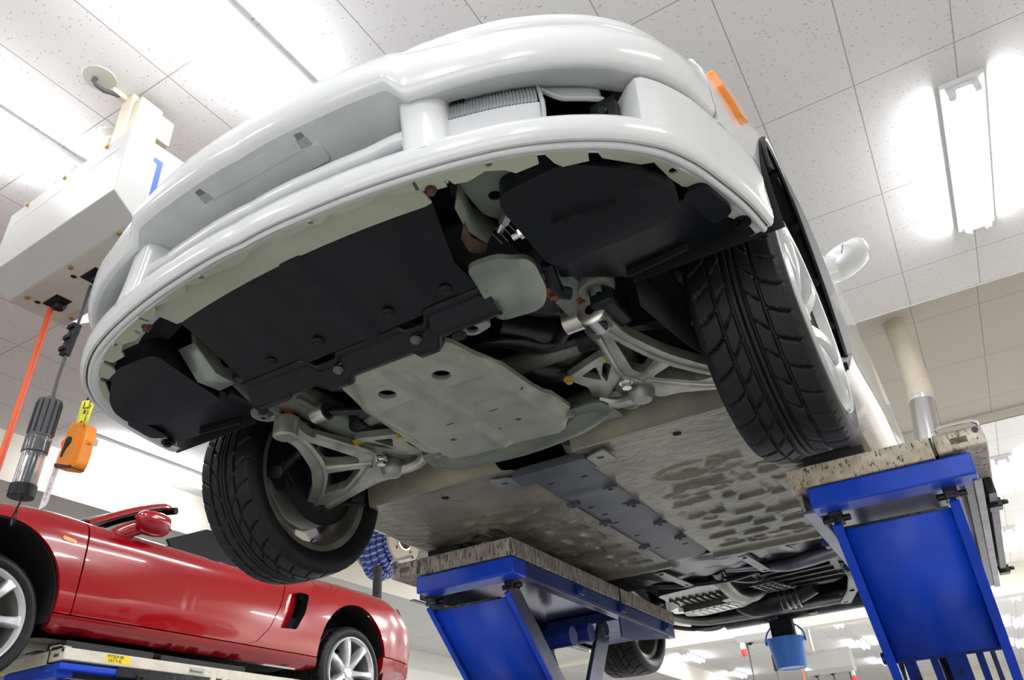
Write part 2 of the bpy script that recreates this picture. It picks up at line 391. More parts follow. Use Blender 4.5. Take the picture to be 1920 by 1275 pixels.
# ================================================================== fluorescent fixtures
def make_fixture():
    t = thing('fluorescent_light', 'x', 'ceiling light', group='twin tube ceiling lights')
    MB().prism([(-.10, -.665), (.10, -.665), (.10, .665), (-.10, .665)], lambda x, y: -.028, lambda x, y: 0).build('housing', 'fixture', t, bevel=.006)
    MB().prism([(-.045, -.655), (.045, -.655), (.045, .655), (-.045, .655)], -.052, -.026).build('reflector', 'fixture', t, bevel=.012)
    for s in (-1, 1):
        MB().tube([(s * .055, -.60, -.066), (s * .055, .60, -.066)], .0165, 12).build('tube', 'tube', t)
        for e in (-1, 1):
            b = MB().box((s * .055, e * .622, -.055), (.034, .036, .056))
            b.cyl((s * .055, e * .606, -.066), (s * .055, e * .622, -.066), .021, 14)
            b.build('socket', 'fixture', t, bevel=.005)
    return t
FX0 = make_fixture()
FIX = [  # x, y, label
    (-2.334, -.52, 'twin tube ceiling light at the upper left edge above the white cable box'),
    (-1.01, -.22, 'brightest twin tube ceiling light just above the nose of the raised white car'),
    (1.733, 2.765, 'twin tube ceiling light hanging alone at the upper right of the ceiling'),
    (-5.10, 2.765, 'twin tube ceiling light over the red car windscreen by the cream beam'),
    (1.733, 8.6, 'nearest of the far column of tube lights beside the right lift platform'),
    (1.733, 11.6, 'second nearest far tube light beside the right lift platform'),
    (1.733, 15.6, 'far tube light behind the cross beam, first of three at the right edge'),
    (1.733, 18.9, 'far tube light behind the cross beam, middle of three at the right edge'),
    (1.733, 22.2, 'far tube light behind the cross beam, last of three at the right edge'),
    (-1.45, 15.6, 'far tube light above right of the blue bucket, nearest of its row'),
    (-1.45, 18.9, 'far tube light right of the blue bucket, middle of its row'),
    (-1.45, 22.2, 'far tube light right of the blue bucket, farthest of its row'),
    (-5.0, 17.4, 'far tube light low behind the hanging rear tyre of the white car'),
    (-5.0, 21.0, 'far tube light lowest behind the hanging rear tyre of the white car'),
]
for i, (x, y, lb) in enumerate(FIX):
    if i == 0: FX0.location = (x, y, CZ); FX0['label'] = lb
    else: copy_tree(FX0, (x, y, CZ), lb)
# area lamps added for brightness, out of frame or hidden by the raised car
for (x, y) in [(-1.01, 2.765), (.40, 2.765), (.40, -3.8), (-2.334, -3.8), (1.733, -3.8), (-4.2, -3.8), (3.3, -1.0), (3.3, 2.765), (3.9, 8.6), (-1.45, 8.6), (.40, -.9), (-3.3, 8.6), (.15, 8.6), (.15, 11.6), (-3.3, 11.6), (3.9, 11.6), (3.9, 15.6), (3.9, 18.9), (3.9, 22.2)]:
    lt_ = bpy.data.lights.new('added_fill_lamp', 'AREA'); lt_.shape = 'RECTANGLE'; lt_.size = .16; lt_.size_y = 1.22; lt_.energy = 130 if y > 8 else 50; lt_.color = (.97, .98, 1.0)
    ob_ = bpy.data.objects.new('added_fill_lamp', lt_); C.objects.link(ob_); ob_.location = (x, y, CZ - .085)
# daylight through the open shutter door behind the photographer
la = bpy.data.lights.new('shutter_daylight', 'AREA'); la.shape = 'RECTANGLE'; la.size = 5.5; la.size_y = 2.9; la.energy = 90; la.color = (.86, .92, 1.0)
lo = bpy.data.objects.new('shutter_daylight', la); C.objects.link(lo); lo.location = (.6, YN + .05, -.35); lo.rotation_euler = (PI / 2, 0, 0)
w = bpy.data.worlds.new('world'); bpy.context.scene.world = w; w.use_nodes = True
w.node_tree.nodes['Background'].inputs[0].default_value = (0.9, 0.92, 1.0, 1); w.node_tree.nodes['Background'].inputs[1].default_value = 0.15
sc = bpy.context.scene
sc.view_settings.view_transform = 'Standard'; sc.view_settings.look = 'None'; sc.view_settings.exposure = -0.12
sc.cycles.use_adaptive_sampling = True; sc.cycles.adaptive_threshold = .015
sc.cycles.max_bounces = 8; sc.cycles.diffuse_bounces = 5; sc.cycles.glossy_bounces = 4; sc.cycles.transmission_bounces = 6
sc.cycles.sample_clamp_indirect = 6.0
sc.cycles.caustics_reflective = False; sc.cycles.caustics_refractive = False
from mathutils.geometry import delaunay_2d_cdt
# ================================================================== car: plan curve of the nose
LX = [0, .15, .27, .375, .455, .554, .636, .698, .741, .775, .805, .828, .845, .85]
LY = [-.523, -.52, -.508, -.49, -.472, -.44, -.398, -.353, -.308, -.25, -.165, -.08, .03, .3]
YC = .3
_PH = [math.atan2(x, YC - y) for x, y in zip(LX, LY)]; _RR = [math.hypot(x, YC - y) for x, y in zip(LX, LY)]
def nose(phi, k):
    """point of the nose plan curve, phi in degrees from straight ahead, k = outward scale"""
    p = math.radians(abs(phi)); r = sinterp(p, _PH, _RR) * k
    x = r * math.sin(p)
    return (math.copysign(x, phi) if phi else 0.0, YC - r * math.cos(p))
def nrow(phis, kz): return [[(*nose(p, k), z) for p in phis] for (k, z) in kz]
def sstep(a, b, x):
    t = max(0, min(1, (x - a) / (b - a))); return t * t * (3 - 2 * t)
def lin(a, b, n): return [a + (b - a) * i / (n - 1) for i in range(n)]

# ---- body side surface
WY = [-.30, -.19, -.12, 0, .1, .2, .4, .8, 1.2, 2.0, 2.3, 2.9, 3.3, 3.6, 3.8, 3.9]
WX = [.815, .841, .853, .868, .882, .893, .906, .914, .930, .940, .940, .930, .902, .835, .70, .45]
CY_ = [-.3, -.19, 0, .2, .4, .65, .87, 1.2, 1.8, 2.2, 2.4, 2.65, 2.95, 3.27, 3.58, 3.72, 3.85]
CZ_ = [.36, .405, .475, .545, .60, .617, .607, .60, .585, .58, .62, .645, .65, .65, .58, .50, .40]
DZ = [-.05, .0, .02, .04, .06, .10, .16, .25, .35, .45, .52, .57, .60, .617, .63]
DX = [-.20, -.16, -.125, -.075, -.045, -.014, -.004, .0, .002, -.001, -.010, -.032, -.07, -.108, -.15]
def crown(Y): return sinterp(Y, CY_, CZ_)
def side_x(Y, z):
    zc = crown(Y); zz = z if z < .25 else .25 + (z - .25) * (.367 / max(.05, zc - .25))
    return sinterp(Y, WY, WX) + sinterp(min(zz, .63), DZ, DX)
def inside(p, poly):
    x, y = p; r = False; n = len(poly)
    for i in range(n):
        x1, y1 = poly[i]; x2, y2 = poly[(i + 1) % n]
        if (y1 > y) != (y2 > y) and x < (x2 - x1) * (y - y1) / (y2 - y1) + x1: r = not r
    return r
def dense(poly, step):
    out = []
    n = len(poly)
    for i in range(n):
        a, b = poly[i], poly[(i + 1) % n]; m = max(1, int(math.hypot(b[0] - a[0], b[1] - a[1]) / step))
        for j in range(m): out.append((a[0] + (b[0] - a[0]) * j / m, a[1] + (b[1] - a[1]) * j / m))
    return out
def panel(outline, fn, step=.04, holes=(), flange=.018, fdir=None, hflange=None):
    """smooth sheet over a 2-D outline; fn(u, v) -> 3-D point; its edges are folded inward by flange"""
    lo = [dense(l, step) for l in [outline] + list(holes)]
    pts = []; edges = []
    for l in lo:
        o = len(pts); pts += [Vector(p) for p in l]; edges += [(o + i, o + (i + 1) % len(l)) for i in range(len(l))]
    us = [p[0] for p in lo[0]]; vs = [p[1] for p in lo[0]]
    u = min(us) + step * .5
    def near(p):
        for l in lo:
            for q in l:
                if (q[0] - p[0]) ** 2 + (q[1] - p[1]) ** 2 < (step * .55) ** 2: return True
        return False
    while u < max(us):
        v = min(vs) + step * .5
        while v < max(vs):
            if inside((u, v), lo[0]) and not any(inside((u, v), h) for h in lo[1:]) and not near((u, v)): pts.append(Vector((u, v)))
            v += step
        u += step
    r = delaunay_2d_cdt(pts, edges, [], 0, 1e-6)
    V, F = r[0], r[2]
    mb = MB(); fs = []
    for f in F:
        c = sum((V[i] for i in f), Vector((0, 0))) / len(f)
        if inside(c, lo[0]) and not any(inside(c, h) for h in lo[1:]): fs.append(tuple(f))
    mb.add([fn(v[0], v[1]) for v in V], fs)
    fd = fdir or (lambda p: (p[0] - math.copysign(1, p[0]), p[1], p[2]))
    for i, l in enumerate(lo):
        fl = flange if i == 0 else (hflange if hflange is not None else flange)
        if not fl: continue
        P = [Vector(fn(*p)) for p in l]; D = [(Vector(fd(p)) - p).normalized() * fl for p in P]; n = len(P)
        mb.add(P + [p + d for p, d in zip(P, D)], [(j, (j + 1) % n, (j + 1) % n + n, j + n) for j in range(n)])
    return mb
def arc(cy, cz, r, a0, a1, n): return [(cy + r * math.cos(math.radians(a0 + (a1 - a0) * i / n)), cz + r * math.sin(math.radians(a0 + (a1 - a0) * i / n))) for i in range(n + 1)]
AF = (.375, .152, .352); AR = (2.90, .13, .372)
def Sx(sg): return lambda Y, z: (sg * side_x(Y, z), Y, z)
DOOR_R = [(1.90, .112), (1.99, .135), (2.08, .226), (2.15, .37), (2.185, .50), (2.19, .565)]

def body_side(root, sg, paint, far=True):
    S = Sx(sg)
    # ---- front fender with its arch
    top = [(Y, crown(Y) - .004) for Y in lin(.80, -.205, 16)]
    a_end = math.degrees(math.asin((.112 - AF[1]) / AF[2])); a_st = 180 - math.degrees(math.asin((.213 - AF[1]) / AF[2]))
    out = arc(*AF, a_st, a_end, 26) + [(.806, .112)] + top + [(-.19, .30), (-.178, .197)]
    f = panel(out, S, .026, flange=.02)
    f.build('front_fender', paint, root)
    # ---- door
    dr = [(y - .003, z) for y, z in DOOR_R]
    out = [(.812, .112)] + dr + [(Y, crown(Y) - .002) for Y in lin(2.16, .812, 14)]
    panel(out, S, .028, flange=.02).build('door', paint, root)
    # ---- sill
    out = [(.722, .106)] + [(Y, .106) for Y in (1.2, 1.8, 2.2)] + [(2.53, .106), (2.56, .055), (2.5, .037), (1.5, .035), (.80, .037), (.735, .05)]
    panel(out, S, .022, flange=.05).build('side_sill', paint, root)
    # ---- rear quarter with intake scoop
    b_st = 180 - math.degrees(math.asin((.112 - AR[1]) / AR[2])); 
    out = [(y + .004, z) for y, z in DOOR_R] + [(Y, crown(Y) - .002) for Y in lin(2.2, 3.80, 22)] + [(3.82, .36), (3.80, .235), (3.74, .20), (AR[0] + AR[2] * math.cos(math.radians(10)), .20)] + arc(*AR, 10, b_st, 28)
    scoop = rpoly([(2.208, .455), (2.325, .490), (2.403, .486), (2.381, .372), (2.312, .252), (2.165, .240), (2.192, .36)], .016)
    q = panel(out, S, .028, [scoop], flange=.02, hflange=.004)
    q.build('rear_quarter', paint, root)
    rows = []
    for z in lin(.232, .50, 14):
        yf = interp(z, [.232, .36, .455, .50], [2.150, 2.185, 2.205, 2.24]); yr = interp(z, [.232, .252, .372, .50], [2.29, 2.312, 2.381, 2.405])
        rows.append([(sg * (side_x(yf + (yr - yf) * u, z) - .003 - .085 * sstep(0, 1.1, u)), yf + (yr - yf) * u, z) for u in lin(-.1, .78, 10)])
    MB().grid(rows).build('intake_scoop', paint, root)
    rows = []
    for z in lin(.225, .51, 10):
        yf = interp(z, [.232, .36, .455, .50], [2.150, 2.185, 2.205, 2.24]); yr = interp(z, [.232, .252, .372, .50], [2.29, 2.312, 2.381, 2.405])
        rows.append([(sg * (side_x(yr, z) - .06), yf + (yr - yf) * .70, z), (sg * (side_x(yr, z) - .16), yr + .04, z), (sg * (side_x(yr, z) - .012), yr + .02, z)])
    MB().grid(rows).build('intake_mouth', 'dark', root)
    for zz in (.225, .505): MB().box((sg * .83, 2.28, zz), (.10, .30, .006)).build('intake_mouth', 'dark', root)
    # lower rear valance behind the wheel
    out = [(AR[0] + .345, .192), (3.73, .192), (3.70, .11), (3.58, .03), (AR[0] + .345, .045)]
    panel(out, S, .06, flange=.05).build('rear_valance', paint, root)
    # fuel flap line / marker
    m = panel(rpoly([(-.152, .366), (-.10, .376), (-.022, .345), (-.016, .318), (-.06, .304), (-.135, .326)], .006), lambda Y, z: (sg * (side_x(Y, z) + .012), Y, z), .02, flange=.022)
    mk = m
    return mk

def mirror_pod(root, sg, paint, q1=(.966, .078, .043, .068, 1.10, .034)):
    """door mirror: rounded shell on a short foot"""
    rows = []
    for i in range(13):
        b = -PI / 2 + PI * i / 12; cb = max(.02, math.cos(b)) ** .62; sb = math.copysign(abs(math.sin(b)) ** .8, math.sin(b)); row = []
        for k in range(28):
            a = 2 * PI * k / 28; c = math.copysign(abs(math.cos(a)) ** .75, math.cos(a)); q = math.copysign(abs(math.sin(a)) ** .75, math.sin(a))
            x = q1[0] + q1[1] * c * cb; z = .640 + q1[2] * q * cb * (1 - .10 * c) + .006 * c; y = q1[4] + q1[3] * sb + .02 * (1 - c)
            row.append((sg * x, y - .02, z))
        rows.append(row)
    m = MB().grid(rows, True)
    m.tube([(sg * .82, .99, .56), (sg * .85, 1.01, .58), (sg * .89, 1.05, .61), (sg * .93, 1.09, .632)], [.046, q1[5] + .002, q1[5], q1[5]], 14, sub=3)
    return m.build('wing_mirror', paint, root, ang=60)

def greenhouse(root, paint, cabrio):
    for sg in (-1, 1):
        p = [(.70, .90, .645), (.63, 1.19, .812), (.55, 1.44, .930), (.50, 1.53, .952)]
        MB().tube([(sg * x, y, z) for x, y, z in p], [.020, .020, .019, .018], 10, sub=4).build('windscreen_pillar', paint, root)
    rows = [[(x * w, y + .10 * abs(x) ** 2 * (1 if i == 0 else .9), z) for x in lin(-1, 1, 13)] for i, (w, y, z) in enumerate([(.69, .78, .645), (.62, 1.08, .812), (.545, 1.34, .925), (.50, 1.44, .95)])]
    MB().grid(rows).build('windscreen', 'glass', root, solid=.006)
    hd = [(x * .52, 1.47 + .10 * abs(x) ** 2, .955 - .012 * x * x) for x in lin(-1, 1, 13)]
    MB().tube(hd, .024, 10).build('windscreen_header', 'black', root)
    # hood
    rows = []
    for t in lin(0, 1, 16):
        row = []
        for u in lin(-1, 1, 31):
            ph_ = 59 * u; fx, fy = nose(ph_, .945); fz = sinterp(abs(ph_), [0, 22, 45, 59], [.452, .452, .452, .424])
            bx, by = .775 * u, .82 - .04 * (1 - u * u); bz = crown(.8) - .012 + .045 * (1 - u * u)
            e = t ** .9
            x = fx + (bx - fx) * e; y = fy + (by - fy) * e
            z = fz + (bz - fz) * (1 - (1 - t) ** 1.6)
            row.append((x, y, z))
        rows.append(row)
    MB().grid(rows).build('hood', paint, root, solid=.004)
    # cabin floor level bulkhead and seats, dark
    cb = MB().box2((-.62, .95, .10), (.62, 2.10, .50))
    cb.box2((-.66, .92, .48), (.66, 1.10, .66))
    cb.build('cabin_trim', 'blackm', root, bevel=.04)
    # rear deck buttress and engine cover
    rows = []
    for Y, zt, xw in [(1.95, .90 if not cabrio else .84, .50), (2.05, .91 if not cabrio else .86, .54), (2.3, .88 if not cabrio else .83, .58), (2.7, .81 if not cabrio else .78, .62), (3.2, .72, .68), (3.62, .64, .70)]:
        rows.append([(xw * math.copysign(abs(u) ** .8, u), Y, zt - (zt - crown(Y) - .0) * abs(u) ** 3) for u in lin(-1, 1, 15)])
    MB().grid(rows).build('engine_cover', 'blackm' if cabrio else 'black', root, solid=.006)
    for sg in (-1, 1):
        # side glass quarter / buttress
        pl = [(1.40, .60), (1.40, .675), (1.78, .862), (2.02, .88), (2.38, .70), (2.44, .60)] if cabrio else [(1.95, .58), (1.95, .88), (2.35, .80), (2.6, .66), (2.45, .62)]
        MB().prism(pl, .0, .02, fn=lambda y, z, x, s=sg: (s * (.80 - (z - .58) * .80 - x), y, z)).build('side_buttress', 'blackm', root)
    if not cabrio:
        rows = [[(x * w, Y, z - .03 * x * x) for x in lin(-1, 1, 9)] for Y, w, z in [(1.42, .52, .925), (1.7, .53, .945), (2.0, .53, .92)]]
        MB().grid(rows).build('roof_panel', 'black', root, solid=.006)
        for sg in (-1, 1):
            pl = [(.86, .60), (1.43, .90), (1.98, .88), (1.98, .585)]
            MB().prism(pl, 0, .005, fn=lambda y, z, x, s=sg: (s * (.835 - (z - .58) * .85 - x), y, z)).build('side_window', 'glass', root)
    # rear bumper closing panel
    rows = []
    for z, d in [(.20, .0), (.30, .02), (.42, .01), (.55, -.06), (.64, -.14)]:
        rows.append([(.70 * u, 3.80 + d + .07 * (1 - u * u), z) for u in lin(-1, 1, 15)])
    MB().grid(rows).build('rear_bumper', paint, root, solid=.004)

# ================================================================== wheels
def groove(u, th, W):
    """tread groove depth 0..1 at lateral position u in [-1, 1] and angle th"""
    d = 0.0
    for c, w in ((-.52, .030), (-.16, .024), (.16, .024), (.52, .030)):
        d = max(d, 1 - sstep(w * .7, w * 1.2, abs(u - c)))
    d = max(d, .8 * (1 - sstep(.008, .016, abs(u))))
    au = abs(u); N = 30
    def lat(off, lo, hi, wd, n=N):
        if not (lo <= au <= hi): return 0
        ph = ((th + off) * n / (2 * PI)) % 1.0; ph = min(ph, 1 - ph)
        return 1 - sstep(wd * .6, wd * 1.3, ph)
    sgn = 1 if u >= 0 else -1
    shift = 0.0 if sgn > 0 else PI / N
    d = max(d, lat(shift + .20 * (1.0 - au) ** 1.5 * 1.2, .55, 1.02, .055))
    d = max(d, lat(shift + .10 + .36 * (.55 - au), .18, .52, .05))
    d = max(d, .9 * lat(shift + .05 + .30 * (.5 - au), .60, .80, .03, N * 2) * (1 if au > .8 else 0))
    return d
TYRE_CACHE = {}
def tyre_mesh(R, W, Rr, nth=420):
    key = (R, W)
    if key in TYRE_CACHE: return TYRE_CACHE[key]
    us = lin(-1, 1, 57)
    prof = []                                      # (x, radius, u or None)
    h = W / 2
    prof += [(-h * .80, Rr - .004, None), (-h * .92, Rr + .010, None), (-h * 1.08, Rr + (R - Rr) * .45, None), (-h * 1.06, Rr + (R - Rr) * .70, None), (-h * .97, R - .014, None), (-h * .93, R - .0085, None)]
    for u in us: prof.append((u * h * .89, R - .0055 * abs(u) ** 3, u))
    prof += [(-a, b, None) for a, b, _ in reversed(prof[:6])]
    mb = MB(); rows = []
    for x, r, u in prof:
        row = []
        for k in range(nth):
            th = 2 * PI * k / nth; rr = r - (.0065 * groove(u, th, W) if u is not None else (.0045 * (1 if (k % 7 == 0) else 0) if r > R - .012 else 0))
            row.append((x, rr * math.cos(th), rr * math.sin(th)))
        rows.append(row)
    mb.grid(rows, True)
    me = None
    o = mb.build('tyre', 'rubber', None, ang=50, normals=False)
    me = o.data; bpy.data.objects.remove(o); TYRE_CACHE[key] = me
    return me
def make_wheel(root, loc, flip, R=.298, W=.200, Rr=.222, spokes=7, camber=0.0):
    """wheel as a part of the car: outer face looks to +x before flip"""
    w = bpy.data.objects.new('wheel', tyre_mesh(R, W, Rr)); C.objects.link(w); w.parent = root
    w.name = 'tyre'
    w.location = loc; w.rotation_euler = (0, camber, PI if flip else 0)
    h = W / 2
    b = MB().lathe([(Rr + .003, -h * .86), (Rr + .006, -h * .80), (Rr - .006, -h * .74), (Rr - .018, -h * .55), (Rr - .022, h * .1), (Rr - .014, h * .6), (Rr + .0, h * .84), (Rr + .006, h * .90), (Rr + .004, h * .95), (Rr - .006, h * .93), (Rr - .018, h * .66), (Rr - .030, h * .2), (Rr - .032, -h * .5), (Rr - .016, -h * .80), (Rr + .003, -h * .86)], axis='x', n=64)
    b.build('rim_barrel', 'rimdark', w, ang=40)
    lip = MB().lathe([(Rr - .016, h * .86), (Rr - .004, h * 1.10), (Rr + .004, h * 1.12), (Rr + .009, h * 1.04), (Rr + .008, h * .90)], axis='x', n=64); lip.build('rim_lip', 'rim', w)
    s = MB()
    for k in range(spokes):
        a = 2 * PI * k / spokes
        def sp(r, t, x):
            return (x, r * math.cos(a) - t * math.sin(a), r * math.sin(a) + t * math.cos(a))
        rows = []
        for r, hw, xo, xi in [(.035, .026, .80, .18), (.08, .020, .96, .30), (.14, .018, 1.08, .40), (Rr - .025, .024, 1.10, .50), (Rr - .006, .036, 1.05, .55)]:
            rows.append([sp(r, -hw, h * (xo - .10)), sp(r, -hw * .6, h * xo), sp(r, hw * .6, h * xo), sp(r, hw, h * (xo - .10)), sp(r, hw, h * xi), sp(r, -hw, h * xi)])
        s.grid(rows, True)
    s.lathe([(.0, h * .86), (.03, h * .86), (.036, h * .80), (.060, h * .76), (.068, h * .60), (.068, h * .1)], axis='x', n=32)
    s.build('spokes', 'rim', w, ang=40)
    for k in range(5):
        a = 2 * PI * k / 5 + .3
        MB().cyl((h * .55, .047 * math.cos(a), .047 * math.sin(a)), (h * .82, .047 * math.cos(a), .047 * math.sin(a)), .010, 8).build('wheel_nut', 'steel', w)
    d = MB().lathe([(.05, -h * .30), (.145, -h * .30), (.147, -h * .29), (.147, -h * .08), (.145, -h * .07), (.075, -h * .07), (.07, h * .05), (.05, h * .05)], axis='x', n=40)
    d.build('brake_disc', 'steel', w)
    return w
# ================================================================== the raised white car
car = thing('white_sports_car', 'white sports car raised overhead with its whole belly in view', 'car')
PEND = 70.4
# ---- lower lip and band
ph = lin(0, PEND, 64)
band = MB().grid(nrow(ph, [(.985, .0575), (.998, .0555), (1.002, .050), (1.008, .0485), (1.0125, .052), (1.014, .058)]))
band.mirror().build('bumper_lip', 'white', car, ang=60)
sealm = mat('dirty_seam', (.10, .085, .05), .9, noise=(40, .6))
M['seam'] = sealm
MB().grid(nrow(ph, [(1.013, .0575), (1.019, .0565)])).mirror().build('lip_seam', 'seam', car)
b = MB()
b.grid(nrow(ph, [(1.017, .062), (1.0175, .0545), (1.024, .0535), (1.030, .058), (1.0345, .070), (1.0355, .084), (1.035, .092)]))
b.grid(nrow(lin(0, 24.5, 20), [(1.035, .092), (1.031, .101), (1.022, .106), (1.0, .108), (.92, .106)]))        # floor of the slot
b.grid(nrow(lin(24.5, 49.3, 24), [(1.035, .092), (1.033, .101), (1.026, .107), (1.0, .110), (.90, .110)]))     # sill of the lamp opening
# post between slot and lamp opening
def col(cols, kz):
    return [[(*nose(p + (1.2 * max(0, .27 - z) / .18 if p < 35 else 0), k + dk), z) for (p, dk) in cols] for (k, z) in kz]
pc = [(22.6, -.12), (22.7, -.03), (22.9, -.010), (23.4, -.002), (24.3, 0), (25.4, .001), (26.5, -.003), (27.5, -.010), (28.3, -.022), (28.9, -.045), (29.4, -.10)]
b.grid(col(pc, [(1.035, .090), (1.034, .105), (1.031, .125), (1.028, .16), (1.026, .20), (1.025, .235), (1.022, .264)]))
# outer pillar and lower corner panel running back to the wheel arch
pc = [(48.5, -.14), (48.6, -.02), (48.8, -.006), (49.4, 0)] + [(p, 0) for p in lin(50.5, PEND, 20)]
b.grid(col(pc, [(1.035, .090), (1.036, .13), (1.0375, .17), (1.0385, .200), (1.036, .2075), (1.028, .211), (.99, .212)]))
# rear edge of the bumper at the arch
e0 = [(*nose(PEND, k), z) for k, z in [(1.0, .056), (1.024, .054), (1.035, .07), (1.036, .13), (1.0385, .2), (1.0, .212)]]
b.grid([e0, [(x - .03, y + .004, z) for x, y, z in e0]])
b.mirror().build('bumper_lower', 'white', car, ang=42)

# ---- upper nose
def up_rows(phi):
    t = sstep(21.6, 24.8, phi); c = t * (1 - sstep(55, 60, phi)); g = t
    A = [(.92, .205), (.955, .222), (1.0, .236), (1.055, .248), (1.067, .254), (1.074, .261), (1.079, .276), (1.078, .305), (1.066, .340), (1.050, .366), (1.034, .386), (1.018, .402), (1.004, .415), (.992, .427), (.975, .440), (.945, .455)]
    B = [(.945, .262), (.962, .248), (.99, .231), (1.030, .2215), (1.0395, .2200), (1.0465, .2235), (1.055, .238), (1.056, .280), (1.043, .322), (1.035, .336), (1.022, .340), (.990, .352), (.981, .388), (.992, .400), (.991, .428), (.955, .456)]
    B2 = [(.945, .262), (.962, .248), (.99, .231), (1.030, .2215), (1.0395, .2195), (1.0455, .2225), (1.0485, .235), (1.048, .270), (1.046, .305), (1.043, .335), (1.037, .358), (1.028, .378), (1.016, .393), (1.005, .404), (.990, .416), (.95, .428)]
    out = []
    gw = sstep(10, 36, phi)
    for i, (a, bb, b2) in enumerate(zip(A, B, B2)):
        g = t + (gw - t) * sstep(5.5, 9, i)
        q = (bb[0] * c + b2[0] * (1 - c), bb[1] * c + b2[1] * (1 - c)) if g > 0 else a
        out.append((a[0] * (1 - g) + q[0] * g, a[1] * (1 - g) + q[1] * g))
    if phi > 44:      # the brow underside thins out towards the pillar
        u = sstep(44, 50, phi)
        for i, (kk, zz) in enumerate([(.985, .222), (.99, .2215), (1.0, .221), (1.03, .2195), (1.0385, .2185)]):
            out[i] = (out[i][0] * (1 - u) + kk * u, out[i][1] * (1 - u) + zz * u)
    if phi > 54:
        u = sstep(54, 59.5, phi)
        out = [(k, z - .014 * u if i < 7 else z) for i, (k, z) in enumerate(out)]
    return out
phs = lin(0, 21.2, 18) + lin(21.5, 26, 19) + lin(26.5, 28, 4) + lin(28.5, 59.6, 44)
cols = [up_rows(p) for p in phs]
nr = len(cols[0])
rows = [[(*nose(p, cols[i][r][0]), cols[i][r][1]) for i, p in enumerate(phs)] for r in range(nr)]
MB().grid(rows[3:]).mirror().build('bumper_upper', 'white', car, ang=50)
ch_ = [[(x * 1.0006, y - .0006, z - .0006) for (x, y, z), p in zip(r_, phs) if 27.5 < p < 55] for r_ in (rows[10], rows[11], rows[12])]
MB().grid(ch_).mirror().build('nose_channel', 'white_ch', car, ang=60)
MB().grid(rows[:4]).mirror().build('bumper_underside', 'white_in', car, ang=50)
# end wall of the central recess beside the post
# ---- thin bar across the slot
brr = []
for k, z in [(.965, .160), (.985, .168), (1.000, .170), (1.008, .164), (1.008, .150), (1.002, .143), (.985, .142), (.965, .150)]:
    brr.append([(*nose(p, k), z + .010 * sstep(18, 23, p)) for p in lin(0, 23.6, 24)])
brr.append(brr[0])
MB().grid(brr).mirror().build('grille_bar', 'white', car, ang=60)
# backing of the recess behind the bar (continuation of the panel)
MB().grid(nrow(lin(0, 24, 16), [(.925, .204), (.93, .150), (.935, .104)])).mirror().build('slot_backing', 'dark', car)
# ---- grey air guides in the slot
for sg in (-1, 1):
    for x0, x1 in ((.030, .098), (.116, .212), (.232, .318)):
        p0 = math.degrees(math.atan2(x0, .79)); p1 = math.degrees(math.atan2(x1, .76))
        v = MB().grid([[(sg * nose(p, k)[0], nose(p, k)[1], z) for p in lin(p0, p1, 10)] for k, z in [(.94, .157), (.962, .150), (.972, .135), (.975, .118), (.968, .110)]])
        v.build('air_guide', 'vane', car, solid=.004)
    for x0 in (.107, .222):
        p0 = math.degrees(math.atan2(x0, .77))
        x, y = nose(p0, .978)
        MB().bar((sg * x, y, .105), (sg * (x + .004), y - .004, .152), .010, .012, up=(0, 1, 0)).build('grille_clip', 'black', car)
# ---- keyhole slots and raised pad on the recessed panel
def panel_z(x, y):
    p = math.degrees(math.atan2(abs(x), YC - y)); k = math.hypot(x, YC - y) / (sinterp(math.radians(p), _PH, _RR))
    ks = [.92, .955, 1.0, 1.045, 1.057]; zs = [.205, .222, .236, .248, .255]
    return interp(k, ks, zs)
for sg in (-1, 1):
    key = [(-.006, -.572), (.006, -.572), (.006, -.560), (.011, -.558), (.014, -.520), (-.014, -.520), (-.011, -.558), (-.006, -.560)]
    MB().prism([(sg * .138 + x + sg * (y + .55) * -.10, y) for x, y in key], lambda x, y: panel_z(x, y) - .0015, lambda x, y: panel_z(x, y) + .02).build('panel_slot', 'vane', car, smooth=False)
    MB().prism([(sg * .138 + x * .8 + sg * (y + .55) * -.10, y) for x, y in key[:4] + [(.012, -.546), (-.012, -.546)] + key[6:]], lambda x, y: panel_z(x, y) - .0022, lambda x, y: panel_z(x, y) - .001).build('slot_shadow', 'rimdark', car, smooth=False)
pad = rpoly([(-.165, -.488), (-.165, -.524), (-.118, -.528), (-.112, -.556), (.112, -.556), (.118, -.528), (.165, -.524), (.165, -.488)], .012)
MB().prism(pad, lambda x, y: panel_z(x, y) - .0035, lambda x, y: panel_z(x, y) + .01).build('plate_pad', 'white_in', car, bevel=.003)

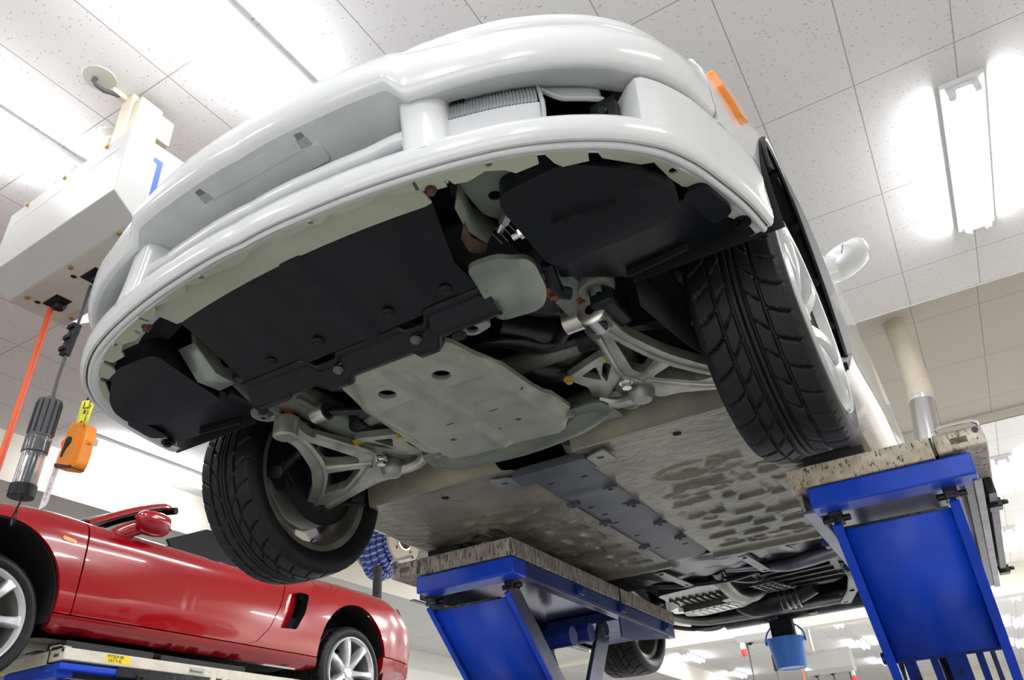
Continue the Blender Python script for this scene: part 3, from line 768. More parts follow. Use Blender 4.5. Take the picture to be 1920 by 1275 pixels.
# ---- fog lamps in their openings
for sg in (-1, 1):
    fx = lambda p: (sg * p[0], p[1], p[2])
    a0, a1 = 28.6, 39.2
    rowsL = []
    def lamp(rows): return [[(sg * nose(p, k)[0], nose(p, k)[1], z + zz) for p, zz in rows[0]] for k, z in rows[1]]
    pl = [(p, .0) for p in lin(a0, a1, 60)]
    # ribbed upper part
    rb = []
    for k, z in [(.955, .243), (.975, .236), (.988, .205), (.993, .178)]:
        rb.append([(sg * nose(p, k + .0055 * (i % 2))[0], nose(p, k + .0055 * (i % 2))[1], z) for i, p in enumerate(lin(a0, a1, 57))])
    hsg = MB().grid([[(sg * nose(p, k)[0], nose(p, k)[1], z) for p in lin(a0 - .5, a1 + .5, 16)] for k, z in [(.975, .246), (.90, .25), (.88, .20), (.90, .126), (.985, .122)]])
    hs = hsg.build('fog_lamp', 'black', car)
    MB().grid(rb).build('ribbed_lens', 'lens', hs, ang=20)
    MB().grid([[(sg * nose(p, k)[0], nose(p, k)[1], z) for p in lin(a0, a1, 16)] for k, z in [(.993, .178), (.999, .174), (1.001, .15), (.999, .130), (.985, .122)]]).build('clear_lens', 'frost', hs)
    fr = [(.955, .246), (.977, .239), (.992, .206), (.999, .178), (1.003, .172), (1.005, .15), (1.002, .128), (.985, .119)]
    for a in (a1 + .25,):
        MB().tube([(sg * nose(a, k)[0], nose(a, k)[1], z) for k, z in fr], .0045, 8).build('lens_rim', 'lens', hs)
    # dark cavity behind, and the bracket with a bolt at the outer end
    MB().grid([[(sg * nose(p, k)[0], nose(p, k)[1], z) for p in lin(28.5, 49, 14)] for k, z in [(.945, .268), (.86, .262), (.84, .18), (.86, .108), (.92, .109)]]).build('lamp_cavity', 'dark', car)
    x, y = nose(46.9, .965)
    br = MB().box((sg * x, y, .158), (.05, .03, .085)); br.cyl((sg * x, y - .016, .165), (sg * x, y - .024, .165), .011, 12)
    br.build('lamp_bracket', 'black', car, bevel=.006)
    # white lip hanging from the brow beside the lamp
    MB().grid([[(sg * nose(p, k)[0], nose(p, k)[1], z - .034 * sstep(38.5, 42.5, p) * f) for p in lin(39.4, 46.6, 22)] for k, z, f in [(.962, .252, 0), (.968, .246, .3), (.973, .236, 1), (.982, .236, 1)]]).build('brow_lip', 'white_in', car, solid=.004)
    x, y = nose(30.2, .985)
    MB().prism(rpoly([(-.014, -.012), (.014, -.012), (.014, .02), (-.014, .02)], .008), .2325, .26, fn=lambda u, v, z: (sg * (x + u - .3 * v), y + v, z)).build('drain_hole', 'dark', car)

# ---- body sides
for sg in (-1, 1):
    mk = body_side(car, sg, 'white')
    mk.build('side_marker', 'amber', car)
    mirror_pod(car, sg, 'white')
    # wheel-arch liner: dark half barrel
    for (cy, cz, r), xi in ((AF, .56), (AR, .60)):
        ln = MB().grid([[(sg * xx, cy + (r + .004) * math.cos(math.radians(a)), cz + (r + .004) * math.sin(math.radians(a))) for a in lin(-14, 194, 30)] for xx in (.882, .80, xi)])
        ln.grid([[(sg * xi, cy + q * math.cos(math.radians(a)), cz + q * math.sin(math.radians(a))) for a in lin(-14, 194, 30)] for q in (r + .004, r * .62)])
        ln.build('wheel_arch_liner', 'blackm', car)
greenhouse(car, 'white', False)
# rubber edge of the right front liner with its fixing clips
for sg in (-1, 1):
    e = [(sg * (.884 + .004 * math.sin(a)), AF[0] + (AF[2] - .006) * math.cos(a), AF[1] + (AF[2] - .006) * math.sin(a)) for a in [math.radians(q) for q in lin(-8, 168, 40)]]
    MB().tube(e, .007, 8).build('arch_edge_seal', 'black', car)
    for a in (8, 30, 58, 90):
        a = math.radians(a); p = (sg * .872, AF[0] + (AF[2] - .004) * math.cos(a), AF[1] + (AF[2] - .004) * math.sin(a)); q = (p[0], p[1] - .012 * math.cos(a), p[2] - .012 * math.sin(a))
        MB().cyl(p, q, .012, 12).build('liner_clip', 'black', car)
# ---- wheels
WF = (.757, .391, .050); WR = (.748, 2.965, .045)
make_wheel(car, (WF[0], WF[1], WF[2] + .006), False).rotation_euler[2] = -.035
make_wheel(car, (-WF[0], WF[1], WF[2]), True)
make_wheel(car, (WR[0], WR[1], WR[2]), False, R=.312, W=.245, Rr=.228)
make_wheel(car, (-WR[0], WR[1], WR[2]), True, R=.312, W=.245, Rr=.228)
# dark inner structure of the car above the belly
tub = MB().box2((-.60, -.30, .17), (.60, 3.6, .36)); tub.box2((-.86, .78, .06), (.86, 2.5, .34))
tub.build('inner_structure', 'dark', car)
# ================================================================== belly of the white car
def bolt(name, m, p, r=.009, h=.008, parent=None, washer=1.6):
    b = MB().cyl((p[0], p[1], p[2]), (p[0], p[1], p[2] - h), r, 6)
    if washer: b.cyl((p[0], p[1], p[2] + .004), (p[0], p[1], p[2] - .002), r * washer, 16)
    return b.build(name, m, parent or car, ang=30)
def rrect(x, y, cx, cy, hx, hy, e):
    """1 inside a rectangle, soft edge e"""
    return (1 - sstep(hx - e, hx + e, abs(x - cx))) * (1 - sstep(hy - e, hy + e, abs(y - cy)))
def hsheet(outline, h, step=.02, holes=(), flange=.006):
    return panel(outline, lambda x, y: (x, y, h(x, y)), step, holes, flange, fdir=lambda p: (p[0], p[1], p[2] + 1))

# ---- flange under the lip with its ragged inner edge
inner = [(.353, -.463), (.378, -.447), (.404, -.441), (.407, -.456), (.415, -.456), (.418, -.439), (.442, -.431), (.479, -.436), (.509, -.419), (.521, -.402), (.565, -.399), (.572, -.420), (.583, -.417), (.588, -.385), (.596, -.370), (.640, -.357), (.648, -.378), (.660, -.372), (.662, -.350), (.711, -.299), (.732, -.291), (.741, -.24), (.753, -.205), (.779, -.184), (.787, -.118), (.788, -.095), (.815, -.045), (.829, -.013)]
outer = [nose(p, .992) for p in lin(24.6, PEND, 34)]
MB().prism(inner + outer[::-1], .0568, .0625, [circ(.753, -.252, .0085, 12), circ(.493, -.447, .007, 12)]).build('lip_flange', 'primer', car, ang=30)
MB().prism([(-x, y) for x, y in inner + outer[::-1]], .0568, .0625, [circ(-.753, -.252, .0085, 12), circ(-.493, -.447, .007, 12)]).build('lip_flange', 'primer', car, ang=30)
bump = [(-.36, -.462), (-.315, -.476), (-.303, -.490), (-.278, -.488), (-.213, -.486), (-.193, -.503), (-.161, -.492), (-.138, -.499), (-.06, -.495), (-.034, -.494), (-.01, -.508), (.012, -.508), (.039, -.512), (.06, -.498), (.138, -.499), (.161, -.492), (.193, -.503), (.213, -.488), (.278, -.488), (.303, -.490), (.315, -.476), (.36, -.462)]
fr = [nose(p, .992) for p in lin(-25.0, 25.0, 40)]
MB().prism(bump[::-1] + fr, .0568, .0615, [circ(-.145, -.506, .0065, 12), circ(.145, -.506, .0065, 12)]).build('lip_strip', 'primer', car, ang=30)
ap = [(-.30, -.495)] + [(x, -.515) for x in lin(-.2, .2, 5)] + [(.30, -.495), (.352, -.470), (.345, -.405)] + [(x, -.428 + .026 * (x / .34) ** 2) for x in lin(.33, -.33, 13)] + [(-.345, -.405), (-.352, -.470)]
MB().prism(ap, lambda x, y: .075 + .03 * (y + .47), lambda x, y: .080 + .03 * (y + .47)).build('front_apron', 'primer', car)
for sg in (-1, 1):
    bolt('rusty_bolt', 'rust', (sg * .377, -.452, .056), .008, .010, None, 1.35)
    bolt('lip_bolt', 'black', (sg * .815, -.050, .052), .011, .010)

# ---- big black undertray
def tray_h(x, y):
    t = sstep(-.43, -.19, y); h = .078 - .048 * ((y + .43) / .24)
    h += .012 * (abs(x) / .34) ** 4 * (1 - t)
    h -= .006 * rrect(x, y, .02, -.30, .022, .14, .008)          # shallow channels pressed in the tray
    h -= .004 * rrect(x, y, -.19, -.29, .03, .07, .01) + .004 * rrect(x, y, .20, -.29, .03, .07, .01)
    return h
tr = [(-.345, -.398)] + [(x, -.432 + .030 * (x / .34) ** 2) for x in lin(-.33, .33, 15)] + [(.345, -.410), (.300, -.268), (.310, -.18), (-.355, -.172), (-.345, -.30)]
tray = hsheet(tr, tray_h, .022, flange=.01).build('undertray', 'black', car)
def rib(x): return .018 * (sstep(-.185, -.165, x) - sstep(.145, .165, x))
rows = []
for dy, z in [(-.192, .0315), (-.186, .026), (-.180, .0235), (-.174, .0255), (-.168, .022), (-.150, -.002), (-.140, -.008), (-.128, -.006), (-.118, .012)]:
    rows.append([(x, dy + rib(x) + (.012 if abs(x + .135) < .035 or abs(x - .125) < .035 else 0), z - (.010 if (abs(x + .135) < .035 or abs(x - .125) < .035) else 0)) for x in lin(-.372, .320, 60)])
MB().grid(rows).build('tray_rib', 'black', tray, solid=.004, ang=60)
for x, y in [(-.244, -.219), (-.098, -.222), (.098, -.222), (.244, -.219)]:
    b = MB().lathe([(.0, -.004), (.006, -.004), (.007, -.001), (.012, -.003), (.014, .0), (.014, .004)], (x, y, .031), n=18); b.build('tray_clip', 'blackm', tray)
b = MB().prism(rpoly([(.205, -.125), (.275, -.145), (.285, -.10), (.225, -.085)], .02), -.004, .004, [circ(.238, -.112, .014, 16)]); b.build('tray_lug', 'steel', tray)
bolt('tray_bolt', 'blackm', (.205, -.112, -.008), .010, .004, tray)
# grey end pieces of the cross member either side of the tray
M['capsteel'] = mat('cross_member_steel', (.24, .26, .22), .34, metal=.55, noise=(7, .3))
ep = rpoly([(.318, -.258), (.395, -.250), (.432, -.185), (.424, -.110), (.385, -.086), (.300, -.098), (.305, -.18)], .025)
for sg in (-1, 1):
    hh = lambda x, y: .030 - .030 * sstep(-.22, -.10, y) + .9 * max(0, abs(x) - .405) - .05 * max(0, .33 - abs(x))
    if sg > 0: hsheet(ep, hh, .018, flange=.012).build('crossmember_cover', 'capsteel', car)
    else: hsheet(rpoly([(-.330, -.190), (-.392, -.215), (-.428, -.165), (-.418, -.105), (-.385, -.084), (-.29, -.092), (-.30, -.13)], .025), lambda x, y: hh(x, y) + .012, .018, flange=.012).build('crossmember_cover', 'oily', car)

# ---- skid plate
def skid_h(x, y):
    e = sstep(.205, .175, abs(x) + max(0, .05 - y) * .55) * sstep(-.12, -.085, y) if True else 0
    h = .004 - .015 * e
    h += .010 * (1 - sstep(.012, .030, abs(x - .012 * 0))) * sstep(-.1, -.05, y) * (1 - sstep(.19, .24, y))
    for s in (-1, 1):
        h += .010 * rrect(x, y, s * .098, .135, .055, .066, .006)
    h -= .016 * rrect(x, y, .0, .35, .013, .075, .006) + .014 * rrect(x, y, .203, .35, .012, .06, .006) + .010 * rrect(x, y, -.205, .33, .010, .05, .006)
    h += .010 * sstep(-.10, -.15, y)
    h += .004 * sstep(.20, .235, y)
    return h
sk = [(-.103, -.152), (-.118, -.150), (-.130, -.128), (-.165, -.06), (-.198, .07), (-.213, .22), (-.228, .262), (-.232, .36), (-.212, .41), (-.12, .432), (-.05, .437), (.05, .440), (.147, .452), (.175, .44), (.232, .36), (.226, .27), (.213, .245), (.203, .065), (.178, -.01), (.165, -.08), (.130, -.140), (.118, -.150), (.103, -.152), (.086, -.122), (.045, -.117), (0, -.108), (-.045, -.117), (-.086, -.124)]
holes = [circ(-.079, 0, .0225, 22), circ(.079, 0, .0225, 22), circ(-.102, .314, .009, 12), circ(.102, .314, .009, 12), circ(.19, .18, .004, 8), circ(.035, .33, .005, 8)]
skid = hsheet(sk, skid_h, .011, holes, flange=.012).build('skid_plate', 'skid', car, ang=60)
for x in (-.11, .11): bolt('skid_bolt', 'greensteel', (x, -.138, .002), .008, .006, skid)
for x in (-.062, .072):
    MB().box((x * 1.0 - .02, .222, -.006), (.034, .016, .006)).build('skid_tab', 'skid', skid)
    MB().box((x * 1.0 + .008, .226, -.0062), (.022, .008, .003)).build('skid_tab_slot', 'dark', skid)
for x, y in ((-.205, .385), (.218, .385), (.16, .43)): bolt('skid_bolt', 'steel', (x, y, .0), .007, .005, skid)

# ---- dark housings in the corners of the bumper
for sg in (-1, 1):
    pl = rpoly([(sg * a, b_) for a, b_ in [(.455, -.37), (.462, -.160), (.705, -.165), (.752, -.215), (.715, -.30), (.600, -.375)]], .035)
    MB().prism(pl, lambda x, y: .028 + .30 * max(0, -.27 - y), .18).build('resonator_box', 'black', car, bevel=.045, seg=5, ang=40)
    pl = [(sg * a, b_) for a, b_ in [(.47, -.175), (.74, -.18), (.79, -.19), (.822, -.05), (.80, -.018), (.555, .002), (.445, -.09)]]
    MB().prism(pl, lambda x, y: .052 + .10 * (y + .15), lambda x, y: .058 + .10 * (y + .15)).build('splash_shield', 'black', car, bevel=.002)
    MB().prism([(sg * a, b_) for a, b_ in [(.565, -.022), (.70, -.040), (.702, -.032), (.567, -.014)]], .050, .066).build('shield_slot', 'dark', car)
    MB().prism([(sg * a, b_) for a, b_ in rpoly([(.745, -.20), (.79, -.20), (.815, -.10), (.77, -.08)], .02)], .045, .12).build('shield_pad', 'black', car, bevel=.01)
    MB().tube([(sg * .45, -.16, .05), (sg * .43, -.08, .04), (sg * .445, -.05, .04)], .014, 8, sub=3).build('shield_arm', 'black', car)
# ---- right tow bracket with pipe fittings
tb = MB().prism(rpoly([(.398, -.402), (.470, -.412), (.512, -.372), (.480, -.275), (.420, -.262), (.392, -.300)], .018), .100, .105, [circ(.439, -.334, .013, 16)]).build('tow_bracket', 'greensteel', car, bevel=.001)
b = MB().grid([[(.402, -.402, .098), (.385, -.335, .102), (.398, -.262, .104)], [(.383, -.385, .060), (.366, -.32, .060), (.372, -.262, .066)]]); b.build('bracket_web', 'greensteel', tb, solid=.004)
b = MB().grid([[(.376, -.345, .060), (.362, -.30, .060), (.372, -.258, .066)], [(.346, -.312, .056), (.338, -.272, .054), (.358, -.242, .060)]]); b.build('rusty_flange', 'rust', tb, solid=.004)
for p, q in [((.404, -.262, .082), (.470, -.318, .088)), ((.418, -.238, .075), (.468, -.236, .085))]:
    v = Vector(q) - Vector(p); P0 = Vector(p)
    b = MB().cyl(P0, P0 + v * .35, .0075, 10); b.cyl(P0 + v * .30, P0 + v * .55, .0125, 6); b.cyl(P0 + v * .56, P0 + v * .75, .0115, 6); b.cyl(P0 + v * .75, P0 + v * 1.2, .007, 10)
    b.build('pipe_fitting', 'chrome', car, ang=30)
# left tow lug
lug = panel(rpoly([(-.335, .150), (-.325, .085), (-.255, .035), (-.195, .035), (-.18, .08), (-.20, .15)], .022), lambda y, z: (-.385, y, z), .02, [circ(-.232, .082, .021, 20)], flange=.012, fdir=lambda p: (p[0] - 1, p[1], p[2]))
lg = lug.build('tow_bracket', 'greensteel', car, solid=.003)
MB().grid([[(-.385, -.325, .085), (-.385, -.255, .035), (-.385, -.195, .036)], [(-.44, -.325, .085), (-.445, -.255, .032), (-.44, -.195, .034)]]).build('bracket_web', 'steel', lg, solid=.004)

# ---- suspension: lower arms, bushes, bars, knuckles
M['bushring'] = mat('bright_bush_ring', (.62, .60, .54), .3, metal=.9)
def armz(x): return .042 - .26 * (abs(x) - .42)
for sg in (-1, 1):
    S = lambda x, y, z: (sg * x, y, z + armz(x))
    out = rpoly([(.425, .045), (.487, .03), (.492, .12), (.545, .235), (.612, .315), (.700, .375), (.712, .425), (.670, .452), (.585, .455), (.49, .462), (.438, .487), (.412, .455), (.436, .425), (.408, .405), (.382, .365), (.392, .312), (.417, .215), (.440, .11)], [.01, .01, .03, .03, .03, .02, .02, .03, .03, .02, .015, .01, .012, .01, .015, .02, .03, .02])
    h1 = rpoly([(.458, .128), (.482, .160), (.512, .252), (.450, .334), (.432, .308)], .014)
    h2 = rpoly([(.462, .358), (.538, .290), (.628, .368), (.560, .400)], .016)
    arm = MB().prism(out, -.013, .013, [h1, h2], fn=S).build('lower_arm', 'alu', car, bevel=.005, seg=2, ang=40)
    r = MB()
    for pts in ([(.456, .05), (.463, .12), (.520, .26), (.60, .345), (.685, .40)], [(.428, .12), (.408, .23), (.395, .33), (.43, .37)], [(.43, .36), (.52, .265)], [(.44, .37), (.57, .425), (.68, .425)]):
        r.tube([S(x, y, -.012) for x, y in pts], .0085, 8, sub=3)
    r.build('arm_rib', 'alu', arm)
    c = (sg * .458, .045, .030)
    b = MB().lathe([(.012, -.030), (.026, -.030), (.033, -.026), (.033, .026), (.026, .030), (.012, .030)], c, 'z' if sg < 0 else 'y', n=28); b.build('front_bush', 'alu' if sg < 0 else 'bushring', arm)
    MB().cyl((c[0], c[1], c[2] - .031), (c[0], c[1], c[2] + .03), .024, 20).build('bush_core', 'steel' if sg < 0 else 'black', arm)
    if sg > 0: MB().prism([(.465, -.005), (.520, -.005), (.525, .10), (.48, .115)], .02, .085).build('bush_cover', 'black', arm, bevel=.008)
    b = MB().lathe([(.0, -.02), (.024, -.018), (.034, -.004), (.036, .015), (.030, .03)], (sg * .405, .43, .02), n=24); b.build('ball_joint', 'steel', arm)
    bolt('arm_bolt', 'chrome', (sg * .392, .362, .028), .013, .016, arm, 1.4)
    b = MB().cyl((sg * .68, .42, -.055), (sg * .68, .42, .02), .024, 16, .018); b.cyl((sg * .665, .44, -.02), (sg * .60, .54, -.01), .007, 8); b.build('outer_joint', 'blackm', arm)
    # inner triangular bracket
    tri = rpoly([(.262, .285), (.385, .232), (.420, .262), (.405, .33), (.300, .448), (.272, .432), (.290, .36)], .015)
    tb_ = MB().prism([(sg * a, b_) for a, b_ in tri], .046, .066, [[(sg * a, b_) for a, b_ in rpoly([(.300, .295), (.352, .272), (.335, .345)], .01)], [(sg * a, b_) for a, b_ in rpoly([(.375, .265), (.395, .275), (.342, .36), (.345, .32)], .008)]]).build('arm_bracket', 'alu', car, bevel=.004, ang=40)
    bolt('bracket_bolt', 'bolt_y', (sg * .268, .292, .046), .009, .010, tb_)
    bolt('bracket_bolt', 'bolt_y', (sg * .398, .255, .046), .009, .010, tb_)
    MB().tube([(sg * .285, .44, .045), (sg * .33, .455, .03), (sg * .39, .44, .02)], .016, 10, sub=3).build('bracket_link', 'alu', tb_)
    # mounting bush in its round socket, bolts and clamp of the anti-roll bar
    b = MB().lathe([(.020, -.004), (.030, -.010), (.038, -.010), (.041, 0), (.041, .035)], (sg * .487, -.004, .066), n=30); rg = b.build('body_mount', 'steel', car)
    MB().lathe([(0, .012), (.031, .012)], (sg * .487, -.004, .058), n=24).build('mount_cup', 'blackm', rg)
    bolt('mount_bolt', 'greensteel', (sg * .487, -.004, .066), .014, .018, rg, 1.5); bolt('mount_mark', 'bolt_red', (sg * .492, -.006, .05), .006, .002, rg, 0)
    MB().prism([(sg * a, b_) for a, b_ in rpoly([(.418, -.115), (.452, -.125), (.470, .02), (.43, .045), (.41, -.02)], .012)], .070, .10).build('subframe_lug', 'greensteel', car, bevel=.006)
    for x, y in ((.405, -.062), (.398, -.030), (.442, .030)): bolt('subframe_bolt', 'bolt_red', (sg * x, y, .07), .010, .012, None, 1.7)
    b = MB().lathe([(.022, -.022), (.028, -.022), (.028, .022), (.022, .022)], (sg * .385, .095, .075), 'x', n=24); cl = b.build('bar_clamp', 'bushring', car)
    MB().lathe([(.0, -.021), (.022, -.021), (.022, .021), (0, .021)], (sg * .385, .095, .075), 'x', n=20).build('clamp_rubber', 'blackm', cl)
    MB().box((sg * .405, .05, .088), (.05, .09, .03)).build('clamp_base', 'greensteel', cl, bevel=.006)
    # subframe leg, knuckle, brake caliper, tie rod, drive boots: dark lumps inside the wheel
    MB().tube([(sg * .41, -.10, .12), (sg * .42, .10, .11), (sg * .40, .30, .10), (sg * .36, .45, .09)], .045, 12, sub=3).build('subframe_leg', 'greensteel', car)
    k = MB().tube([(sg * .70, .41, -.05), (sg * .705, .38, .05), (sg * .69, .39, .20)], [.03, .045, .03], 12, sub=3); k.tube([(sg * .70, .33, .06), (sg * .685, .26, .03), (sg * .67, .22, .015)], .02, 10, sub=2)
    k.build('knuckle', 'block', car)
    k = MB().prism(rpoly([(.29, -.02), (.37, .10), (.36, .16), (.22, .16), (.23, .04)], .02), .0, .10, fn=lambda y, z, x: (sg * (.655 + x), y, z)); k.build('brake_caliper', 'block', car, bevel=.012)
    MB().lathe([(.05, 0), (.145, 0), (.15, .006), (.15, .01)], (sg * .668, .391, .05), 'x', n=40).build('dust_shield', 'blackm', car)
    MB().tube([(sg * .30, .20, .10), (sg * .50, .22, .085), (sg * .66, .235, .03)], [.02, .014, .012], 10, sub=4).build('tie_rod', 'block', car)
    MB().tube([(sg * .34, .22, .10), (sg * .40, .225, .095), (sg * .46, .225, .09)], [.034, .03, .02], 14).build('tie_rod_boot', 'black', car)
    MB().tube([(sg * .60, .30, .26), (sg * .63, .36, .12), (sg * .64, .40, .0)], .035, 14).build('damper', 'block', car)
    MB().tube([(sg * .44, .10, .22), (sg * .56, .22, .21), (sg * .69, .36, .205)], .018, 10, sub=3).build('upper_arm', 'greensteel', car)
    MB().tube([(sg * .45, .50, .22), (sg * .57, .44, .21), (sg * .69, .37, .205)], .018, 10, sub=3).build('upper_arm', 'greensteel', car)
# splash guard piece inside the right wheel well
MB().grid([[(.56, .05, .02), (.60, .20, -.012), (.64, .34, -.02)], [(.56, .04, .10), (.61, .20, .06), (.66, .34, .03)]]).build('well_guard', 'blackm', car, solid=.004)
MB().grid([[(.600, -.01, .10), (.66, -.03, .10)], [(.605, .01, .185), (.672, -.01, .185)]]).build('duct_panel', 'cream', car, solid=.004)
MB().tube([(-.385, .095, .075), (-.345, .14, .085), (-.275, .18, .09), (-.165, .085, .09), (.165, .085, .09), (.275, .18, .09), (.345, .14, .085), (.385, .095, .075)], .013, 12, sub=5).build('anti_roll_bar', 'oily', car)
MB().tube([(-.34, .235, .105), (0, .235, .105), (.34, .235, .105)], .030, 16).build('steering_rack', 'greensteel', car)
for x, y, z, r in ((.19, .29, .10, .035), (.24, .17, .13, .05), (.33, .05, .14, .05), (-.28, .05, .14, .05), (.10, -.02, .15, .06), (.30, .33, .12, .05), (-.30, .30, .12, .05)):
    MB().tube([(x - .06, y - .05, z + .02), (x, y, z), (x + .07, y + .06, z + .01)], r, 12, sub=3).build('engine_hose', 'block', car)
rd = MB().box((.318, -.20, .13), (.12, .16, .01))
rd.build('radiator_core', 'blackm', car)
for i in range(5): MB().box((.365 + .014 * i, -.215, .122), (.003, .06, .004)).build('radiator_fin', 'steel', car)

# ---- front cross member and firewall roll
MB().tube([(-.30, .47, .075), (-.20, .49, .052), (0, .505, .048), (.20, .49, .052), (.33, .47, .075)], [.04, .055, .06, .055, .04], 20, sub=5).build('front_crossmember', 'greensteel', car)
hsheet(rpoly([(-.28, .40), (.30, .40), (.32, .52), (.20, .60), (-.16, .60), (-.30, .50)], .03), lambda x, y: .022 + .03 * sstep(.52, .60, y), .03).build('crossmember_plate', 'greensteel', car)
MB().tube([(.10, .62, .055), (.085, .68, .045), (.07, .72, .06)], .028, 14, sub=3).build('coolant_pipe', 'greensteel', car)
MB().tube([(.325, .455, .07), (.335, .47, .05), (.365, .47, .035), (.385, .455, .05)], .026, 14, sub=3).build('rubber_boot', 'greensteel', car)

# ---- floor pans with pressed panels
random.seed(21)
EMB = []
for cx, cy, hx, hy in [(.46, .95, .05, .028), (.33, 1.10, .07, .03), (.46, 1.13, .03, .06), (.545, 1.12, .025, .05), (.25, 1.27, .05, .025), (.36, 1.26, .03, .045), (.44, 1.31, .035, .06), (.525, 1.31, .028, .05), (.20, 1.40, .035, .05), (.285, 1.42, .03, .045), (.37, 1.48, .04, .03), (.46, 1.50, .03, .05), (.545, 1.51, .03, .04), (.20, 1.56, .045, .025), (.31, 1.60, .045, .03), (.41, 1.65, .035, .03), (.50, 1.68, .04, .028), (.22, 1.71, .05, .025), (.34, 1.76, .05, .02), (.47, 1.80, .05, .022), (.24, 1.85, .06, .018)]:
    EMB.append((cx + random.uniform(-.015, .015), cy + random.uniform(-.012, .012), hx * random.uniform(.7, 1.35), hy * random.uniform(.8, 1.3)))
def pan_h(x, y):
    ax = abs(x)
    h = .012
    h += .120 * (1 - sstep(.50, .60, y)) ** 1.5
    h -= .014 * (rrect(ax, y, .35, .585, .30, .03, .03))
    for cx, cy, hx, hy in EMB: h += .011 * rrect(ax + .12 * (y - cy) * (1 if int(cx * 1000) % 2 else -1), y + .10 * (ax - cx), cx, cy, hx, hy, .008)
    h -= .006 * (1 - sstep(.010, .022, abs(y - 1.02 - .35 * (ax - .3)))) * sstep(.2, .24, ax)
    for cx, cy, rx, ry in ((.34, .98, .10, .05), (.30, 1.18, .11, .03), (.52, 1.62, .06, .05), (.40, 1.86, .13, .03)):
        d = math.sqrt(((ax - cx) / rx) ** 2 + ((y - cy) / ry) ** 2); h -= .006 * (1 - sstep(.06, .16, abs(d - 1)))
    h += .03 * sstep(.10, .05, ax)
    h += .004 * sstep(.62, .70, ax)
    h -= .014 * (1 - sstep(.014, .03, abs(y - 1.985)))
    for cx, cy in ((.33, 1.0), (.47, 1.02), (.56, 1.22), (.24, 1.48), (.22, 1.80)):
        d = math.hypot(ax - cx, y - cy); h += .006 * (1 - sstep(.012, .018, abs(d - .012)))
    return h
for sg in (-1, 1):
    rows = []
    for y in lin(.50, 2.03, 190):
        xi = interp(y, [.50, .53, .62, 1.2, 1.98, 2.03], [.30, .14, .105, .10, .095, .14]); xo = interp(y, [.50, .545, .66, .78, 1.0], [.50, .60, .66, .78, .80])
        rows.append([(sg * x, y, pan_h(x, y)) for x in lin(xi, xo, 90)])
    fp_ = MB().grid(rows).build('floor_pan', 'tan', car, ang=70)
    MB().cyl((sg * .40, .70, .0105), (sg * .40, .70, .016), .013, 14).build('pan_hole', 'dark', fp_)
    MB().prism([(sg * a, b_) for a, b_ in [(.145, .655), (.195, .640), (.20, .72), (.10, .745), (.085, .70)]], -.004, .003, [circ(sg * .165, .685, .011, 12)]).build('tunnel_bracket', 'steel', car, bevel=.001)
# tunnel cover
def cov_h(x, y): return .002 + .020 * sstep(.092, .112, abs(x)) - .004 * (1 - sstep(.02, .03, abs(y - .93)))
hol = [rpoly([(x - .012, y - .006), (x + .012, y - .006), (x + .012, y + .006), (x - .012, y + .006)], .003) for x, y in [(-.056, .79), (.055, .80), (-.050, 1.07), (-.045, 1.17), (.06, 1.11), (-.052, 1.28), (.066, 1.38), (-.047, 1.47), (-.047, 1.68), (.062, 1.70)]]
tc = hsheet([(-.112, .70), (.112, .70), (.105, 1.87), (.04, 1.90), (-.04, 1.90), (-.105, 1.87)], cov_h, .02, hol, flange=.008).build('tunnel_cover', 'cover', car)
MB().prism(rpoly([(-.125, .655), (.125, .655), (.13, .74), (-.13, .74)], .01), -.006, .02).build('cover_crossbar', 'cover', tc, bevel=.006)
for x, y in ((.085, .93), (.082, 1.13), (.080, 1.38), (.078, 1.60), (-.083, 1.00), (-.08, 1.25), (-.08, 1.62)):
    MB().prism(rpoly([(x - .022, y - .012), (x + .022, y - .012), (x + .022, y + .012), (x - .022, y + .012)], .006), -.008, .004).build('cover_tab', 'cover', tc, bevel=.002)
    MB().cyl((x, y, -.008), (x, y, -.0095), .007, 10).build('cover_screw', 'blackm', tc)

# ---- rear: tank cover, straps, engine, oil pan, exhaust, sub-frame
M['tank'] = mat('tank_cover_grey', (.075, .078, .092), .28, metal=.5, noise=(7, .3), bump=(20, .25, .004))
tk = hsheet([(-.44, 2.06), (.50, 2.04), (.52, 2.32), (.25, 2.36), (-.05, 2.42), (-.42, 2.40)], lambda x, y: .050 - .014 * rrect(x, y, .10, 2.2, .13, .09, .02) - .02 * rrect(x, y, -.22, 2.22, .10, .1, .02) - .016 * rrect(x, y, .36, 2.2, .07, .09, .02) + .006 * math.cos(40 * x), .025).build('tank_cover', 'tank', car)
for x0, x1 in ((-.205, -.172), (.182, .205)):
    MB().bar((x0, 2.10, .018), (x1, 2.425, .016), .042, .006).build('strap', 'steel', car, bevel=.001)
    for t in (.08, .9): MB().cyl((x0 + (x1 - x0) * t, 2.10 + .325 * t, .016), (x0 + (x1 - x0) * t, 2.10 + .325 * t, .0125), .010, 12).build('strap_hole', 'dark', car)
MB().bar((.345, 2.10, .028), (.375, 2.20, .030), .035, .005).build('strap', 'steel', car)
MB().tube([(.02, 2.40, .05), (.16, 2.42, .04), (.30, 2.40, .02), (.42, 2.36, .02), (.56, 2.34, .03)], [.012, .016, .03, .034, .03], 12, sub=4).build('coolant_pipe', 'shield', car)
MB().tube([(-.40, 2.46, .06), (-.20, 2.50, .04), (.0, 2.50, .03), (.16, 2.44, .03)], .014, 10, sub=4).build('coolant_hose', 'oily', car)
MB().tube([(-.02, 2.48, .03), (.05, 2.56, .02), (.10, 2.60, .02), (.12, 2.70, .05)], .005, 6, sub=4).build('cable_loop', 'steel', car)
eb = MB()
